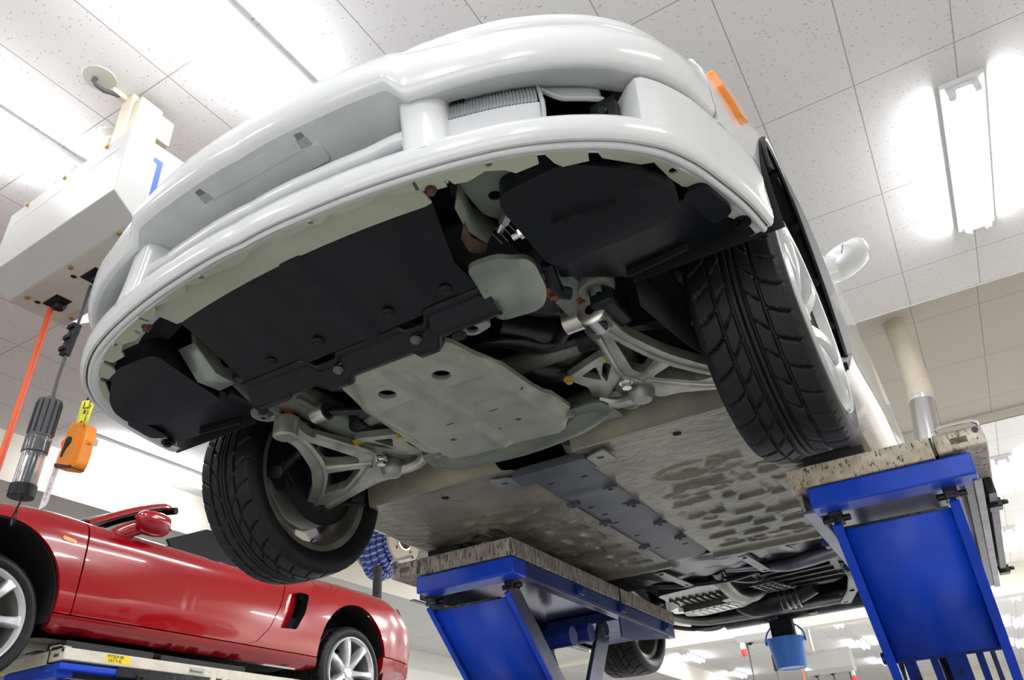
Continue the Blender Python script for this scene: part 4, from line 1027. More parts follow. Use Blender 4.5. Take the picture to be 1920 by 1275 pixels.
eb.prism(rpoly([(.10, 2.45), (.50, 2.42), (.54, 2.80), (.42, 3.02), (.16, 3.00), (.08, 2.75)], .05), .045, .22)
eb.build('engine_block', 'block', car, bevel=.02)
for i in range(5): MB().bar((.14 + .012 * i, 2.56 + .09 * i, .042), (.46, 2.50 + .10 * i, .042), .012, .018).build('engine_rib', 'block', car, bevel=.003)
gz = MB()
for i in range(5): gz.bar((.045 + .012 * i, 2.70 + .045 * i, .028), (.16 + .02 * i, 2.68 + .045 * i, .026), .010, .014)
for i in range(4): gz.bar((.06 + .035 * i, 2.69, .028), (.10 + .04 * i, 2.89, .026), .008, .014)
gz.build('casting_grid', 'oilpan', car, bevel=.002)
op = MB().prism(rpoly([(-.40, 2.58), (-.10, 2.52), (-.05, 2.72), (-.12, 2.86), (-.40, 2.88)], .03), .03, .20).build('oil_pan', 'oilpan', car, bevel=.02)
for i in range(9): MB().bar((-.375 + .036 * i, 2.70, .024), (-.365 + .036 * i, 2.80, .020), .016, .014).build('pan_fin', 'oilpan', op, bevel=.004)
MB().prism(rpoly([(-.36, 2.84), (-.07, 2.80), (-.06, 2.95), (-.30, 3.01), (-.38, 2.95)], .02), -.012, .03).build('pan_sump', 'oilpan', op, bevel=.010)
for i in range(6): MB().bar((-.31 + .04 * i, 2.86 - .006 * i, -.013), (-.29 + .04 * i, 2.96 - .006 * i, -.013), .012, .008).build('pan_fin', 'chrome', op, bevel=.002)
MB().prism(rpoly([(-.12, 2.74), (-.05, 2.70), (.0, 2.90), (-.08, 2.98)], .015), -.01, .03).build('heat_shield', 'shield', car, bevel=.006)
MB().tube([(-.04, 2.46, .08), (-.045, 2.60, .03), (-.03, 2.76, .005), (.02, 2.86, .02), (.06, 2.92, .06)], .036, 16, sub=5).build('exhaust_pipe', 'oilpan', car)
MB().tube([(-.12, 3.06, .03), (-.04, 3.06, .015), (.08, 3.05, .015), (.18, 3.03, .02), (.30, 3.0, .05)], [.04, .07, .072, .055, .05], 20, sub=4).build('catalyst', 'block', car)
for i in range(4): MB().lathe([(.060, -.008), (.068, 0), (.060, .008)], (.12 + .03 * i, 3.04 - .006 * i, .018), 'x', n=20).build('flex_ring', 'oilpan', car)
MB().tube([(-.52, 2.40, .10), (-.53, 2.75, .05), (-.48, 3.02, .01), (-.38, 3.16, -.006), (-.26, 3.20, -.008), (.05, 3.20, -.008), (.42, 3.195, -.006)], .022, 14, sub=5).build('rear_crossbar', 'steel', car)
MB().grid([[(.495, 2.62, .04), (.545, 2.66, .04)], [(.50, 2.78, .005), (.548, 2.80, .005)], [(.455, 2.98, -.012), (.50, 3.01, -.012)], [(.375, 3.20, -.024), (.425, 3.23, -.024)]]).build('rear_brace', 'steel', car, solid=.01)
for t, p in ((0, (.478, 2.98)), (1, (.41, 3.18))): MB().box((p[0], p[1], -.026 + .008 * (1 - t)), (.022, .008, .006)).build('brace_slot', 'dark', car)
mf = MB().tube([(-.335, 3.49, .085), (-.32, 3.49, .085), (.50, 3.47, .085), (.515, 3.47, .085)], [.075, .098, .098, .075], 28); mf.build('muffler', 'oily', car, ang=40)
MB().tube([(-.50, 3.40, .05), (-.43, 3.43, .035), (-.37, 3.47, .04), (-.30, 3.49, .07)], .05, 18, sub=3).build('exhaust_pipe', 'oily', car)
MB().tube([(-.10, 3.32, -.004), (.12, 3.31, -.004), (.30, 3.30, -.004)], .010, 8).build('muffler_hanger', 'oily', car)
for x in (-.02, .20): MB().box((x, 3.40, -.006), (.05, .10, .03)).build('muffler_bracket', 'oily', car, bevel=.008)
MB().tube([(-.62, 2.98, .0), (-.56, 3.08, -.012), (-.44, 3.22, -.03), (-.33, 3.38, .0)], .012, 8, sub=4).build('rear_cable', 'oily', car)
for sg in (-1, 1):
    MB().tube([(sg * .45, 2.80, .06), (sg * .62, 2.86, .03), (sg * .70, 2.92, -.03)], .024, 10, sub=3).build('rear_arm', 'block', car)
    MB().tube([(sg * .40, 3.15, .02), (sg * .56, 3.02, .01), (sg * .70, 2.95, -.03)], .02, 10, sub=3).build('rear_arm', 'block', car)
    MB().tube([(sg * .66, 2.75, .28), (sg * .68, 2.88, .10), (sg * .69, 2.93, .0)], .045, 14).build('rear_damper', 'block', car)
# towing eye hanging below the tail
MB().prism(rpoly([(-.070, 3.46), (.060, 3.46), (.060, 3.54), (-.070, 3.54)], .02), -.10, .03).build('tail_pipe', 'blackm', car, bevel=.01)
# ================================================================== scissor lift platforms
def text_mesh(name, s, size, m, parent, fn, ext=.0008):
    """flat lettering: fn maps local (u, v, w) to 3-D"""
    cu = bpy.data.curves.new(name, 'FONT'); cu.body = s; cu.size = size; cu.extrude = ext; cu.resolution_u = 4
    o = bpy.data.objects.new(name, cu); C.objects.link(o); bpy.context.view_layer.update()
    me = bpy.data.meshes.new_from_object(o.evaluated_get(bpy.context.evaluated_depsgraph_get()))
    bpy.data.objects.remove(o); bpy.data.curves.remove(cu)
    for v in me.vertices: v.co = Vector(fn(*v.co))
    me.materials.clear(); me.materials.append(M[m] if isinstance(m, str) else m); me.name = name
    q = bpy.data.objects.new(name, me); C.objects.link(q); q.parent = parent
    return q
M['underplate'] = mat('oiled_blue_steel', (.035, .042, .11), .2, metal=.6, noise=(4, .3))
M['tape'] = mat('grimy_label', (.12, .085, .06), .6, noise=(60, .5))
M['yellowst'] = mat('yellow_sticker', (.90, .66, .02), .45)
def make_lift(label, loc, s, pm, pm2, red=False):
    """origin at the inner front top edge of the platform; u outward (s = +1 to +x), y back, z down"""
    t = thing('scissor_lift', label, 'car lift', loc)
    X = lambda u, y, z: (s * u, y, z)
    P = lambda u0, u1, y0, y1, z0, z1: MB().box2(X(u0, y0, z0), X(u1, y1, z1))
    pl = P(0, .402, 0, .94, -.063, 0).build('platform_plank', pm, t, bevel=.004)
    P(0, .402, .965, 1.63, -.063, 0).build('platform_plank', pm2, t, bevel=.004)
    P(.004, .40, .93, .975, -.058, -.006).build('plank_joint', 'grease', t)
    P(.402, .408, .0, 1.63, -.060, -.004).build('plank_seam', 'grease', t)
    ex = P(.410, .535, .0, 1.63, -.056, 0).build('outer_plank', pm, t, bevel=.005)
    MB().tube([X(.425, -.012, .004), X(.435, -.012, .012), X(.515, -.012, .012), X(.528, -.008, .004), X(.528, .03, .002)], .0055, 8).build('stop_bar', 'chrome', ex)
    P(.450, .492, -.0015, .001, -.038, -.022).build('label_plate', 'tape', ex)
    MB().cyl(X(.518, -.004, -.012), X(.518, .006, -.012), .008, 10).build('bar_pin', 'grease', ex)
    # blue head beam and side rails
    P(.0 if s < 0 else .045, .485 if s > 0 else .42, .005, .10, -.128, -.066).build('head_beam', 'blue', t, bevel=.006)
    i0 = 0.004 if s < 0 else .012
    P(i0, i0 + .012, .05, 1.62, -.118, -.066).build('side_rail', 'blued' if s < 0 else 'plankd', t, bevel=.002)
    P(i0, i0 + .04, .05, 1.62, -.127, -.118).build('rail_flange', 'bluesteel' if not red else 'blued', t, bevel=.002)
    P(.445, .475, .10, 1.58, -.125, -.060).build('side_rail', 'oily', t, bevel=.003)
    P(.470, .492, .06, 1.58, -.132, -.127).build('rail_flange', 'shield', t, bevel=.002)
    P(.505, .53, .30, 1.45, -.105, -.056).build('outer_rail', 'oily', t, bevel=.003)
    P(.03, .45, .11, 1.60, -.072, -.064).build('under_plate', 'underplate', t)
    for y in (.42, 1.40):
        b = MB().box2(X(.50, y, -.115), X(.54, y + .05, -.085)); b.cyl(X(.54, y + .025, -.098), X(.558, y + .025, -.098), .008, 8); b.build('rail_bracket', 'oily', t, bevel=.003)
    for y in (.50, .92, 1.45):
        b = MB().box2(X(-.012, y, -.112), X(.01, y + .05, -.072)); b.cyl(X(-.022, y + .025, -.09), X(-.006, y + .025, -.09), .012, 8); b.build('rail_bracket', 'blued', t, bevel=.003)
    # front pair of arms leaning back, rear pair leaning forward
    def arm(u, p, q, w, th, m, name='scissor_arm'):
        return MB().bar(X(u, *p), X(u, *q), th, w, up=(0, 1, 1)).build(name, m, t, bevel=.004)
    fp, fq = (.085, -.145), (1.75, -1.66)
    for u in ((.096, .408) if s > 0 else (.062, .40)):
        arm(u, fp, fq, .075, .016, 'bluesteel' if s < 0 else 'blued')
        d = Vector((0, fq[0] - fp[0], fq[1] - fp[1])).normalized(); n = Vector((0, -abs(d.z), -abs(d.y)))
        # painted front edge strip
        a = Vector(X(u, *fp)) + n * .039; b_ = Vector(X(u, *fq)) + n * .039
        MB().bar(a, b_, .019 if s < 0 else .026, .008, up=(0, 1, 1)).build('arm_edge', 'blue', t)
        bk = MB().box(X(u, .10, -.140), (.036, .055, .04)); bk.cyl(X(u - .04, .10, -.145), X(u + .04, .10, -.145), .010, 10); bk.build('hinge_block', 'grease', t, bevel=.008)
    # sheet between the front arms
    def on(f): return (fp[0] + (fq[0] - fp[0]) * f, fp[1] + (fq[1] - fp[1]) * f)
    a, b_ = on(.012), on(.222)
    MB().grid([[X(.075 if s < 0 else .105, a[0] - .02, a[1] - .02), X(.404, a[0] - .02, a[1] - .02)], [X(.075 if s < 0 else .105, b_[0] - .02, b_[1] - .02), X(.404, b_[0] - .02, b_[1] - .02)]]).build('arm_sheet', 'blue', t, solid=.006)
    P(.11, .39, a[0] - .020, a[0] - .008, a[1] - .020, a[1] - .012).build('sheet_lip', 'grease', t)
    MB().tube([X(.07, b_[0], b_[1] - .01), X(.40, b_[0], b_[1] - .01)], .018, 12).build('cross_tube', 'blued', t)
    for u0, u1 in ((.125, .160), (.20, .222), (.245, .30), (.325, .345)):
        MB().grid([[X(u0, b_[0], b_[1]), X(u1, b_[0], b_[1])], [X(u0, on(.72)[0], on(.72)[1]), X(u1, on(.72)[0], on(.72)[1])]]).build('arm_web', 'blued', t, solid=.02, smooth=False)
    rp, rq = (.95, -.165), (-.10, -1.70)
    for u in (.100, .372):
        arm(u, rp, rq, .105, .018, 'bluesteel')
        MB().cyl(X(u - .014, rp[0], rp[1]), X(u + .014, rp[0], rp[1]), .034, 24).build('pivot_cap', 'bluesteel', t, bevel=.003)
    if s < 0: MB().bar(X(.236, rp[0] - .16, rp[1] - .24), X(.236, rp[0] - .52, rp[1] - .75), .25, .012, up=(0, 1, 1)).build('rear_sheet', 'blued', t)
    for y, z in ((.80, -.20), (.62, -.24)):
        MB().tube([X(.09, y, z), X(.38, y, z)], .038, 16).build('torsion_tube', 'blued', t)
    MB().tube([X(.236, .62, -.24), X(.236, 1.2, -1.2)], .035, 14).build('hydraulic_ram', 'oily', t)
    P(.06, .42, 1.02, 1.56, -.118, -.075).build('rear_box', 'blued', t, bevel=.006)
    MB().prism([(.95, -.10), (1.60, -.10), (1.55, -.135), (1.05, -.21), (.95, -.21)], s * .015, s * .021, fn=lambda y, z, x: (x, y, z)).build('side_gusset', 'blued', t)
    # foot on the floor
    zb = -(ZF + loc[2]); 
    P(.02, .45, -.25, 1.95, zb, zb + .16).build('base_frame', 'blued', t, bevel=.01)
    return t, X
# white car: inner front top edges at x = .605 (right) and -.365 (left)
LR, XR = make_lift('blue scissor lift platform under the white car at the right, wide blue sheet facing us', (.605, 1.052, -.041), 1, 'plank', 'plankd')
LL, XL = make_lift('blue scissor lift platform under the white car at the left, beside the black front tyre', (-.365, 1.052, -.037), -1, 'plankd', 'plankd')
LD, XD = make_lift('blue scissor lift platform with yellow sticker under the red car', (-3.425, 1.035, -.058), 1, 'plankr', 'plankr', red=True)
# sticker and maker's name on the outer side of the red car's platform
xo = .535 + .0005
MB().box2((xo - .001, .22, -.045), (xo + .001, .36, -.006)).build('yellow_sticker', 'yellowst', LD, smooth=False)
text_mesh('sticker_text', 'MTSL9 08', .022, 'ink', LD, lambda u, v, w_: (xo + .0012 + w_, .228 + u, -.022 + v))
text_mesh('sticker_text', 'CAT 9 4L', .020, 'ink', LD, lambda u, v, w_: (xo + .0012 + w_, .232 + u, -.041 + v))
MB().box2((xo - .001, .735, -.050), (xo + .001, .84, -.014)).build('maker_sticker', 'boxwhite', LD, smooth=False)
text_mesh('maker_text', 'Bishamon', .022, 'ink', LD, lambda u, v, w_: (xo + .0012 + w_, .738 + u, -.040 + v))
for y in (.905, .985): MB().box2((xo - .012, y - .018, -.115), (xo + .004, y + .018, -.04)).build('hanger_tab', 'plankr', LD, bevel=.003)
MB().box2((xo - .14, .0, -.10), (xo - .01, 1.5, -.066)).build('side_channel', 'blue', LD, bevel=.008)
# rubber pads between platforms and sills
def pad(label, c, d):
    o = MB().box((0, 0, d[2] / 2), d).build('rubber_pad', 'blockrub', None, bevel=.006); o.location = c
    tag(o, label, 'lifting block')
    return o
pad('black rubber block on the left lift platform under the white car sill, front', (-.705, 1.20, -.037), (.15, .16, .046))
pad('black rubber block on the right lift platform behind the white car front tyre', (.745, 1.20, -.041), (.18, .17, .050))
pad('black rubber block on the left lift platform near the rear of the white car', (-.705, 2.42, -.037), (.15, .16, .046))
pad('black rubber block on the right lift platform near the rear of the white car', (.745, 2.42, -.041), (.18, .17, .050))
pad('long grey rubber block on the sticker platform below the front of the red door', (-3.00, 1.30, -.058), (.16, .50, .040))
pad('second rubber block on the sticker platform below the rear of the red door', (-3.00, 1.90, -.058), (.15, .60, .036))
# ================================================================== the red open car in the next bay
red = thing('red_sports_car', 'red open-top sports car raised on the lift at the lower left', 'car', (-3.79, .205, -.022))
for q in list(kids(car)):
    n = q.name.split('.')[0]
    if n in ('bumper_lower', 'bumper_upper', 'bumper_lip', 'bumper_underside', 'undertray', 'lip_flange', 'front_apron', 'inner_structure', 'floor_pan', 'tunnel_cover', 'grille_bar', 'slot_backing', 'muffler', 'engine_block', 'lamp_cavity', 'lower_arm', 'rear_arm', 'wheel_arch_liner', 'arch_edge_seal'):
        o = q.copy(); o.parent = red; C.objects.link(o)
        if n in ('bumper_lower', 'bumper_upper', 'bumper_lip', 'bumper_underside', 'grille_bar'):
            o.data = q.data.copy(); o.data.materials.clear(); o.data.materials.append(M['red'])
for sg in (-1, 1):
    mk = body_side(red, sg, 'red')
    mk.build('side_marker', 'amber', red)
    mirror_pod(red, sg, 'red', (.972, .082, .056, .108, 1.115, .044))
    rp_ = panel(rpoly([(.668, .478), (.742, .468), (.742, .450), (.672, .456)], .009), lambda Y, z, s=sg: (s * (side_x(Y, z) + .006), Y, z), .02, flange=.012)
    rp_.build('repeater_lamp', 'amber', red)
    MB().tube([(sg * (side_x(y, z) + .0008), y, z) for y, z in [(2.46, .612), (2.475, .575), (2.50, .562), (2.62, .567), (2.64, .59), (2.645, .625)]], .0022, 6, sub=4).build('fuel_flap_gap', 'seam', red)
greenhouse(red, 'red', True)
RW = .048
make_wheel(red, (.765, .385, RW), False); make_wheel(red, (-.765, .385, RW), True)
make_wheel(red, (.765, 2.915, RW + .01), False, R=.312, W=.245, Rr=.228); make_wheel(red, (-.765, 2.915, RW + .01), True, R=.312, W=.245, Rr=.228)
# ================================================================== ceiling cable box with its cords
def make_box(label, loc, number=True, rot=-.040):
    t = thing('ceiling_cable_box', label, 'cable box', loc, rotz=rot)
    L, W2, H = .438, .230, .410
    sec = [(-.123, 0), (.123, 0), (W2, .078), (W2, H), (-W2, H), (-W2, .078)]        # cross-section (y, z)
    MB().prism(sec, -L, L, fn=lambda y, z, x: (x, y, z)).build('casing', 'boxwhite', t, bevel=.004, smooth=False)
    MB().prism([(-L + .006, -.119), (L - .006, -.119), (L - .006, .119), (-L + .006, .119)], -.0015, .003).build('base_plate', 'boxunder', t)
    MB().box2((-L + .02, .085, -.006), (L - .02, .119, -.001)).build('base_strip', 'boxwhite', t)
    MB().box2((-L + .06, -W2 - .0012, H - .085), (L - .05, -W2 + .001, H - .082)).build('lid_seam', 'wallg', t)
    for x, y in ((-.345, -.095), (-.012, -.105), (.328, -.115), (-.345, .100)): MB().cyl((x, y, 0), (x, y, -.010), .010, 8).build('base_bolt', 'brass', t)
    for x, y in ((-.348, -.05), (-.062, -.062), (.225, -.068)): MB().cyl((x, y, -.0005), (x, y, -.0025), .012, 14).build('base_hole', 'dark', t)
    for y, z in ((.105, .406), (.062, .105)): MB().cyl((L, y, z), (L + .012, y, z), .011, 8).build('end_bolt', 'brass', t)
    for x in (-.30, .28, -.02): MB().cyl((x, -W2, H - .012), (x, -W2 - .010, H - .012), .010, 8).build('front_bolt', 'brass', t)
    for x, y in ((-.285, .0), (.01, -.012)):
        MB().box2((x - .055, y - .035, -.004), (x + .055, y + .035, .002)).build('cord_plate', 'black', t, bevel=.002)
        MB().box2((x - .042, y - .024, -.0055), (x + .042, y + .024, -.003)).build('cord_slot', 'dark', t)
        b = MB().lathe([(.0, -.034), (.020, -.030), (.027, -.016), (.026, -.002)], (x - .002, y + .012, 0), n=20); b.build('cord_stop', 'black', t)
    if number:
        # blue painted figure 1 on the end face
        fig = [(.098, .345), (.140, .345), (.140, .325), (.1405, .150), (.118, .138), (.117, .318), (.093, .318)]
        MB().prism([(y, z) for y, z in [(-.116, .338), (-.076, .338), (-.076, .152), (-.098, .144), (-.098, .312), (-.116, .318)]], L - .001, L + .0012, fn=lambda y, z, x: (x, y, z)).build('number_mark', 'numblue', t, smooth=False)
    # hanger pipe and flange up to the ceiling
    for x in (-.24,):
        MB().tube([(x, 0, H), (x, 0, .982)], .026, 16).build('hanger_pipe', 'cream', t)
        MB().lathe([(.026, -.03), (.034, -.02), (.075, -.012), (.078, 0)], (x, 0, .982), n=28).build('hanger_flange', 'wallg', t)
    return t
BOX = make_box('white ceiling box with a blue figure 1 on its end, at the upper left', (-1.727, .095, 1.108))
make_box('far white ceiling box hanging left of the blue bucket with one red lamp', (-1.727, 10.85, 1.108), False, 0)
make_box('farthest white ceiling box hanging low right of the blue bucket', (-1.727, 15.5, 1.108), False, 0)
# round ceiling plate with cable and beige duct down to the box
cd = thing('cable_conduit', 'beige cable duct from a round ceiling plate down to the numbered box', 'cable duct', (-1.71, -.154, CZ))
MB().lathe([(0, -.004), (.072, -.004), (.076, 0)], n=32).build('ceiling_plate', 'boxunder', cd)
MB().tube([(-.012, -.012, .0), (-.010, -.012, -.035), (.0, .03, -.050), (.006, .065, -.038), (.006, .10, -.022)], .011, 10, sub=4).build('cable', 'cable', cd)
MB().box2((-.012, .062, -.030), (.018, .262, .0)).build('ceiling_duct', 'cream', cd, bevel=.002)
MB().box2((-.018, .135, -.57), (.06, .165, -.002)).build('drop_duct', 'cream', cd, bevel=.003)
MB().box2((.03, .150, -.565), (.115, .265, -.045)).build('duct_cover', 'cream', cd, bevel=.004)
MB().box2((.06, .262, -.215), (.112, .335, -.065)).build('duct_cap', 'cream', cd, bevel=.006)
# cords
o = MB().tube([(-2.051, .107, 1.088), (-2.055, .106, .6), (-2.062, .105, .2), (-2.07, .10, -.5)], .0125, 12, sub=4).build('air_hose', 'orange_hose', None)
tag(o, 'orange air hose hanging straight down from the numbered ceiling box', 'hose')
wl = thing('work_light', 'clear tube work light with hook hanging on a black cord', 'work light', (0, 0, 0))
MB().tube([(-1.757, .095, 1.08), (-1.762, .092, .90), (-1.780, .088, .68), (-1.778, .087, .55)], .0065, 10, sub=4).build('cord', 'cable', wl)
b = MB().bar((-1.764, .09, .886), (-1.784, .087, .745), .036, .03, up=(0, 1, 0)); b.build('cord_connector', 'black', wl, bevel=.005)
for f, h in ((.1, .012), (.45, .016), (.8, .012)): MB().box((-1.764 - .02 * f, .072, .886 - .141 * f), (.042, .014, .02)).build('connector_clip', 'black', wl, bevel=.003)
A0, A1 = Vector((-1.782, .087, .545)), Vector((-1.792, .087, .165)); dv = A1 - A0
def seg(f0, f1, r0, r1, name, m, n=24, rib=False):
    b = MB().tube([A0 + dv * f0, A0 + dv * f1], [r0, r1], n); return b.build(name, m, wl, bevel=.002)
seg(-.06, .0, .010, .018, 'cord_boot', 'cable')
hd_ = seg(0, .40, .042, .042, 'handle', 'cable')
for k in range(12):
    a = 2 * PI * k / 12; off = Vector((math.cos(a) * .042, math.sin(a) * .042, 0)); MB().tube([A0 + dv * .03 + off, A0 + dv * .37 + off], .0035, 6).build('handle_rib', 'black', hd_)
seg(.40, .56, .044, .044, 'collar', 'clear'); seg(.43, .55, .036, .036, 'lamp_base', 'boxwhite')
seg(.56, .90, .039, .039, 'clear_tube', 'clear'); 
seg(.56, .90, .012, .012, 'lamp_bulb', 'paper')
seg(.88, 1.0, .044, .043, 'end_cap', 'black')
hk = [A1 + Vector(v) for v in ((.012, 0, .0), (.006, 0, -.025), (-.004, 0, -.045), (-.012, 0, -.075), (-.003, 0, -.10), (.012, 0, -.085), (.010, 0, -.06), (.0, 0, -.045))]
MB().tube(hk, .0032, 8, sub=4).build('hook', 'black', wl)
# pendant switch on its cord
pc_ = thing('pendant_switch', 'orange push-button pendant switch hanging on a grey cord', 'switch', (0, 0, 0))
PX = .235; sx = lambda x: x - .063
MB().tube([(-1.774, PX, 1.145), (-1.780, PX, .9), (-1.785, PX, .62)], .009, 10, sub=3).build('cord', 'cable', pc_)
MB().tube([(-1.784, PX, .63), (-1.785, PX, .61), (-1.786, PX, .55)], [.013, .015, .015], 12).build('cord_gland', 'black', pc_)
body = rpoly([(-1.868, .350), (-1.858, .335), (-1.752, .300), (-1.727, .318), (-1.716, .425), (-1.728, .472), (-1.755, .496), (-1.826, .522), (-1.846, .500), (-1.856, .44)], .014)
bd = MB().prism(body, PX - .022, PX + .022, fn=lambda x, z, y: (x, y, z)).build('switch_body', 'pendant', pc_, bevel=.008)
MB().prism(rpoly([(-1.836, .345), (-1.758, .318), (-1.748, .462), (-1.818, .488)], .01), PX - .030, PX - .018, fn=lambda x, z, y: (x, y, z)).build('switch_cover', 'pendant', pc_, bevel=.006)
MB().prism(rpoly([(-1.835, .372), (-1.822, .366), (-1.812, .395), (-1.785, .418), (-1.786, .440), (-1.812, .452), (-1.826, .445)], .006), PX - .0315, PX - .0295, fn=lambda x, z, y: (x, y, z)).build('worn_mark', 'blackm', pc_)
for p in ((-1.856, .470), (-1.722, .412)): MB().lathe([(.004, -.008), (.013, -.008), (.013, .008), (.004, .008)], (p[0], PX, p[1]), 'y', n=16).build('body_lug', 'pendant', pc_)
MB().prism(rpoly([(-1.868, .356), (-1.752, .318), (-1.735, .303), (-1.862, .338)], .004), PX - .028, PX + .024, fn=lambda x, z, y: (x, y, z)).build('bottom_rim', 'rust', pc_)
# yellow warning tag clipped on the cord gland
wt = [[(-1.800 + .040 * i / 5 * 2.4 + .018 * (1 - j / 5) * (i / 5), PX - .024 + .012 * math.sin(i * 1.1), .605 - .115 * j / 5 - .018 * i / 5 + .012 * (1 - j / 5) * (i / 5)) for i in range(6)] for j in range(6)]
tg = MB().grid(wt).build('warning_tag', 'yellow', None, solid=.001)
tag(tg, 'yellow warning tag with black lettering wrapped on the pendant switch cord', 'tag')
def tagmap(u, v, w_):  # u, v in 0..1 over the tag
    i = u * 5; j = v * 5
    return (-1.800 + .040 * i / 5 * 2.4 + .018 * (1 - j / 5) * (i / 5), PX - .026 + .012 * math.sin(i * 1.1) - w_, .605 - .115 * j / 5 - .018 * i / 5 + .012 * (1 - j / 5) * (i / 5))
def strip(pts, w, name='tag_print', m='ink', par=tg):
    b = MB()
    for (a, c) in zip(pts, pts[1:]):
        d = Vector((c[0] - a[0], c[1] - a[1])); n = Vector((-d.y, d.x)).normalized() * w / 2
        b.add([tagmap(a[0] + n.x, a[1] + n.y, 0), tagmap(c[0] + n.x, c[1] + n.y, 0), tagmap(c[0] - n.x, c[1] - n.y, 0), tagmap(a[0] - n.x, a[1] - n.y, 0)], [(0, 1, 2, 3)])
    return b.build(name, m, par, smooth=False, normals=False)
strip([(.12, .06), (.12, .30), (.45, .33), (.70, .24), (.80, .07)], .035); strip([(.70, .24), (.62, .26), (.92, .08)], .05)
for v0, u0, u1 in ((.44, .16, .26), (.84, .14, .24)): MB().prism(circ(0, 0, .0085, 14), 0, .001, fn=lambda x, y, z, v0=v0, u0=u0: tuple(Vector(tagmap(u0 + .04, v0, 0)) + Vector((x, -z, y)))).build('tag_dot', 'ink', tg)
for txt, u0, v0, sz in (('注意', .24, .26, .030), ('点検中', .34, .50, .020), ('触るな', .34, .70, .020), ('禁止中', .30, .90, .020)):
    text_mesh('tag_text', txt, sz, 'ink', tg, lambda a, b, c, u0=u0, v0=v0: tagmap(u0 + a / .10, v0 - b / .115, 0), ext=0)
# white strip with red lettering on a red string
st = [(-1.868, PX - .01, .412), (-1.852, PX - .01, .412), (-1.872, PX - .01, .195), (-1.897, PX - .01, .188), (-1.912, PX - .01, .190)]
sp_ = MB().prism(rpoly([(-1.888, .420), (-1.852, .412), (-1.868, .205), (-1.876, .192), (-1.916, .187)], .004), PX - .012, PX - .010, fn=lambda x, z, y: (x, y, z)).build('plastic_strip', 'paper', None)
tag(sp_, 'white plastic strip with pink red lettering hanging beside the orange switch', 'label strip')
MB().tube([(-1.870, PX - .01, .415), (-1.868, PX - .02, .438), (-1.862, PX - .02, .45), (-1.858, PX - .01, .475), (-1.836, PX, .515), (-1.805, PX, .545)], .0022, 6, sub=4).build('red_string', 'redlamp', sp_)
MB().tube([(-1.868, PX - .014, .452), (-1.872, PX - .014, .425), (-1.848, PX - .014, .405)], .0022, 6, sub=3).build('red_string', 'redlamp', sp_)
for k, ch in enumerate('★運転・合図確認'):
    text_mesh('strip_text', ch, .016, 'pink', sp_, lambda a, b, c, k=k: (-1.880 - .0028 * k + a, PX - .0125, .352 - .0192 * k + b), ext=0)

# ================================================================== exhaust pipe from the recess
ep_ = thing('exhaust_pipe', 'cream exhaust pipe with silver lower duct coming down at the right', 'pipe', (0, 0, 0))
MB().tube([(1.140, 4.56, CZ + .09), (1.140, 4.55, 1.86)], .080, 28).build('upper_pipe', 'cream', ep_)
MB().tube([(1.140, 4.55, 1.90), (1.140, 4.55, 1.66)], .087, 28).build('pipe_sleeve', 'cream', ep_)
MB().tube([(1.138, 4.55, 1.665), (1.136, 4.545, 1.60), (1.128, 4.52, 1.53), (1.115, 4.49, 1.47)], [.085, .087, .086, .070], 28, sub=4).build('elbow', 'cream', ep_)
MB().lathe([(.080, 0), (.084, -.003), (.084, -.003), (.080, -.006)], (1.140, 4.55, 1.74), n=28).build('joint_line', 'rust', ep_)
MB().tube([(1.122, 4.50, 1.50), (1.09, 4.44, 1.30), (1.04, 4.36, .95)], .080, 28).build('metal_duct', 'duct', ep_)
MB().lathe([(.079, -.02), (.088, -.02), (.088, .015), (.079, .015)], (1.122, 4.50, 1.50), n=28).build('duct_rim', 'boxwhite', ep_)

# ================================================================== hose reel with blue ribbed hose
rl = thing('hose_reel', 'cream hose reel wound with blue ribbed hose beside the far platform corner', 'hose reel', (-4.60, 5.62, 1.90))
hol = [rpoly([(.17 * math.cos(a) - .022, .17 * math.sin(a) - .022), (.17 * math.cos(a) + .022, .17 * math.sin(a) - .016), (.17 * math.cos(a) + .016, .17 * math.sin(a) + .022), (.17 * math.cos(a) - .022, .17 * math.sin(a) + .016)], .006) for a in (-.75, -2.4, .9, 2.4)]
MB().prism(circ(0, 0, .285, 48), .16, .19, [circ(0, 0, .115, 32)] + hol, fn=lambda y, z, x: (x, y, z)).build('flange', 'cream', rl, bevel=.006)
MB().lathe([(.115, .10), (.128, .20), (.112, .205), (.108, .12)], (0, 0, 0), 'x', n=36).build('hub_ring', 'chrome', rl)
MB().prism(circ(0, 0, .28, 48), -.32, -.295, [circ(0, 0, .10, 24)], fn=lambda y, z, x: (x, y, z)).build('flange', 'cream', rl, bevel=.006)
MB().lathe([(.11, -.30), (.11, .16)], (0, 0, 0), 'x', n=32).build('drum', 'cream', rl)
def coil(xc, R, r, dz):
    b = MB(); n = 96; rows = []
    for k in range(n + 1):
        a = 2 * PI * k / n; rr = r * (1.0 if k % 2 else .90); row = []
        for j in range(10):
            q = 2 * PI * j / 10
            row.append((xc + rr * math.cos(q), (R + rr * math.sin(q)) * math.cos(a), (R + rr * math.sin(q)) * math.sin(a) + dz * max(0, -math.sin(a))))
        rows.append(row)
    for i in range(n):
        b.cur = 1 if i % 3 == 0 else 0
        b.grid([rows[i], rows[i + 1]], True)
    return b.build('hose_turn', ['hoseblue', 'hosering'], rl, normals=False)
for xc, R, r, dz in ((.105, .20, .046, -.04), (.015, .21, .048, -.10), (-.075, .215, .048, -.14), (-.165, .21, .048, -.16), (-.25, .20, .044, -.14)): coil(xc, R, r, dz)
MB().box2((-.26, -.05, .08), (-.20, .05, .29)).build('reel_bracket', 'wallg', rl)
hp = [(-.02, -.20, -.10 - .02 * k) for k in range(60)]
rows = []
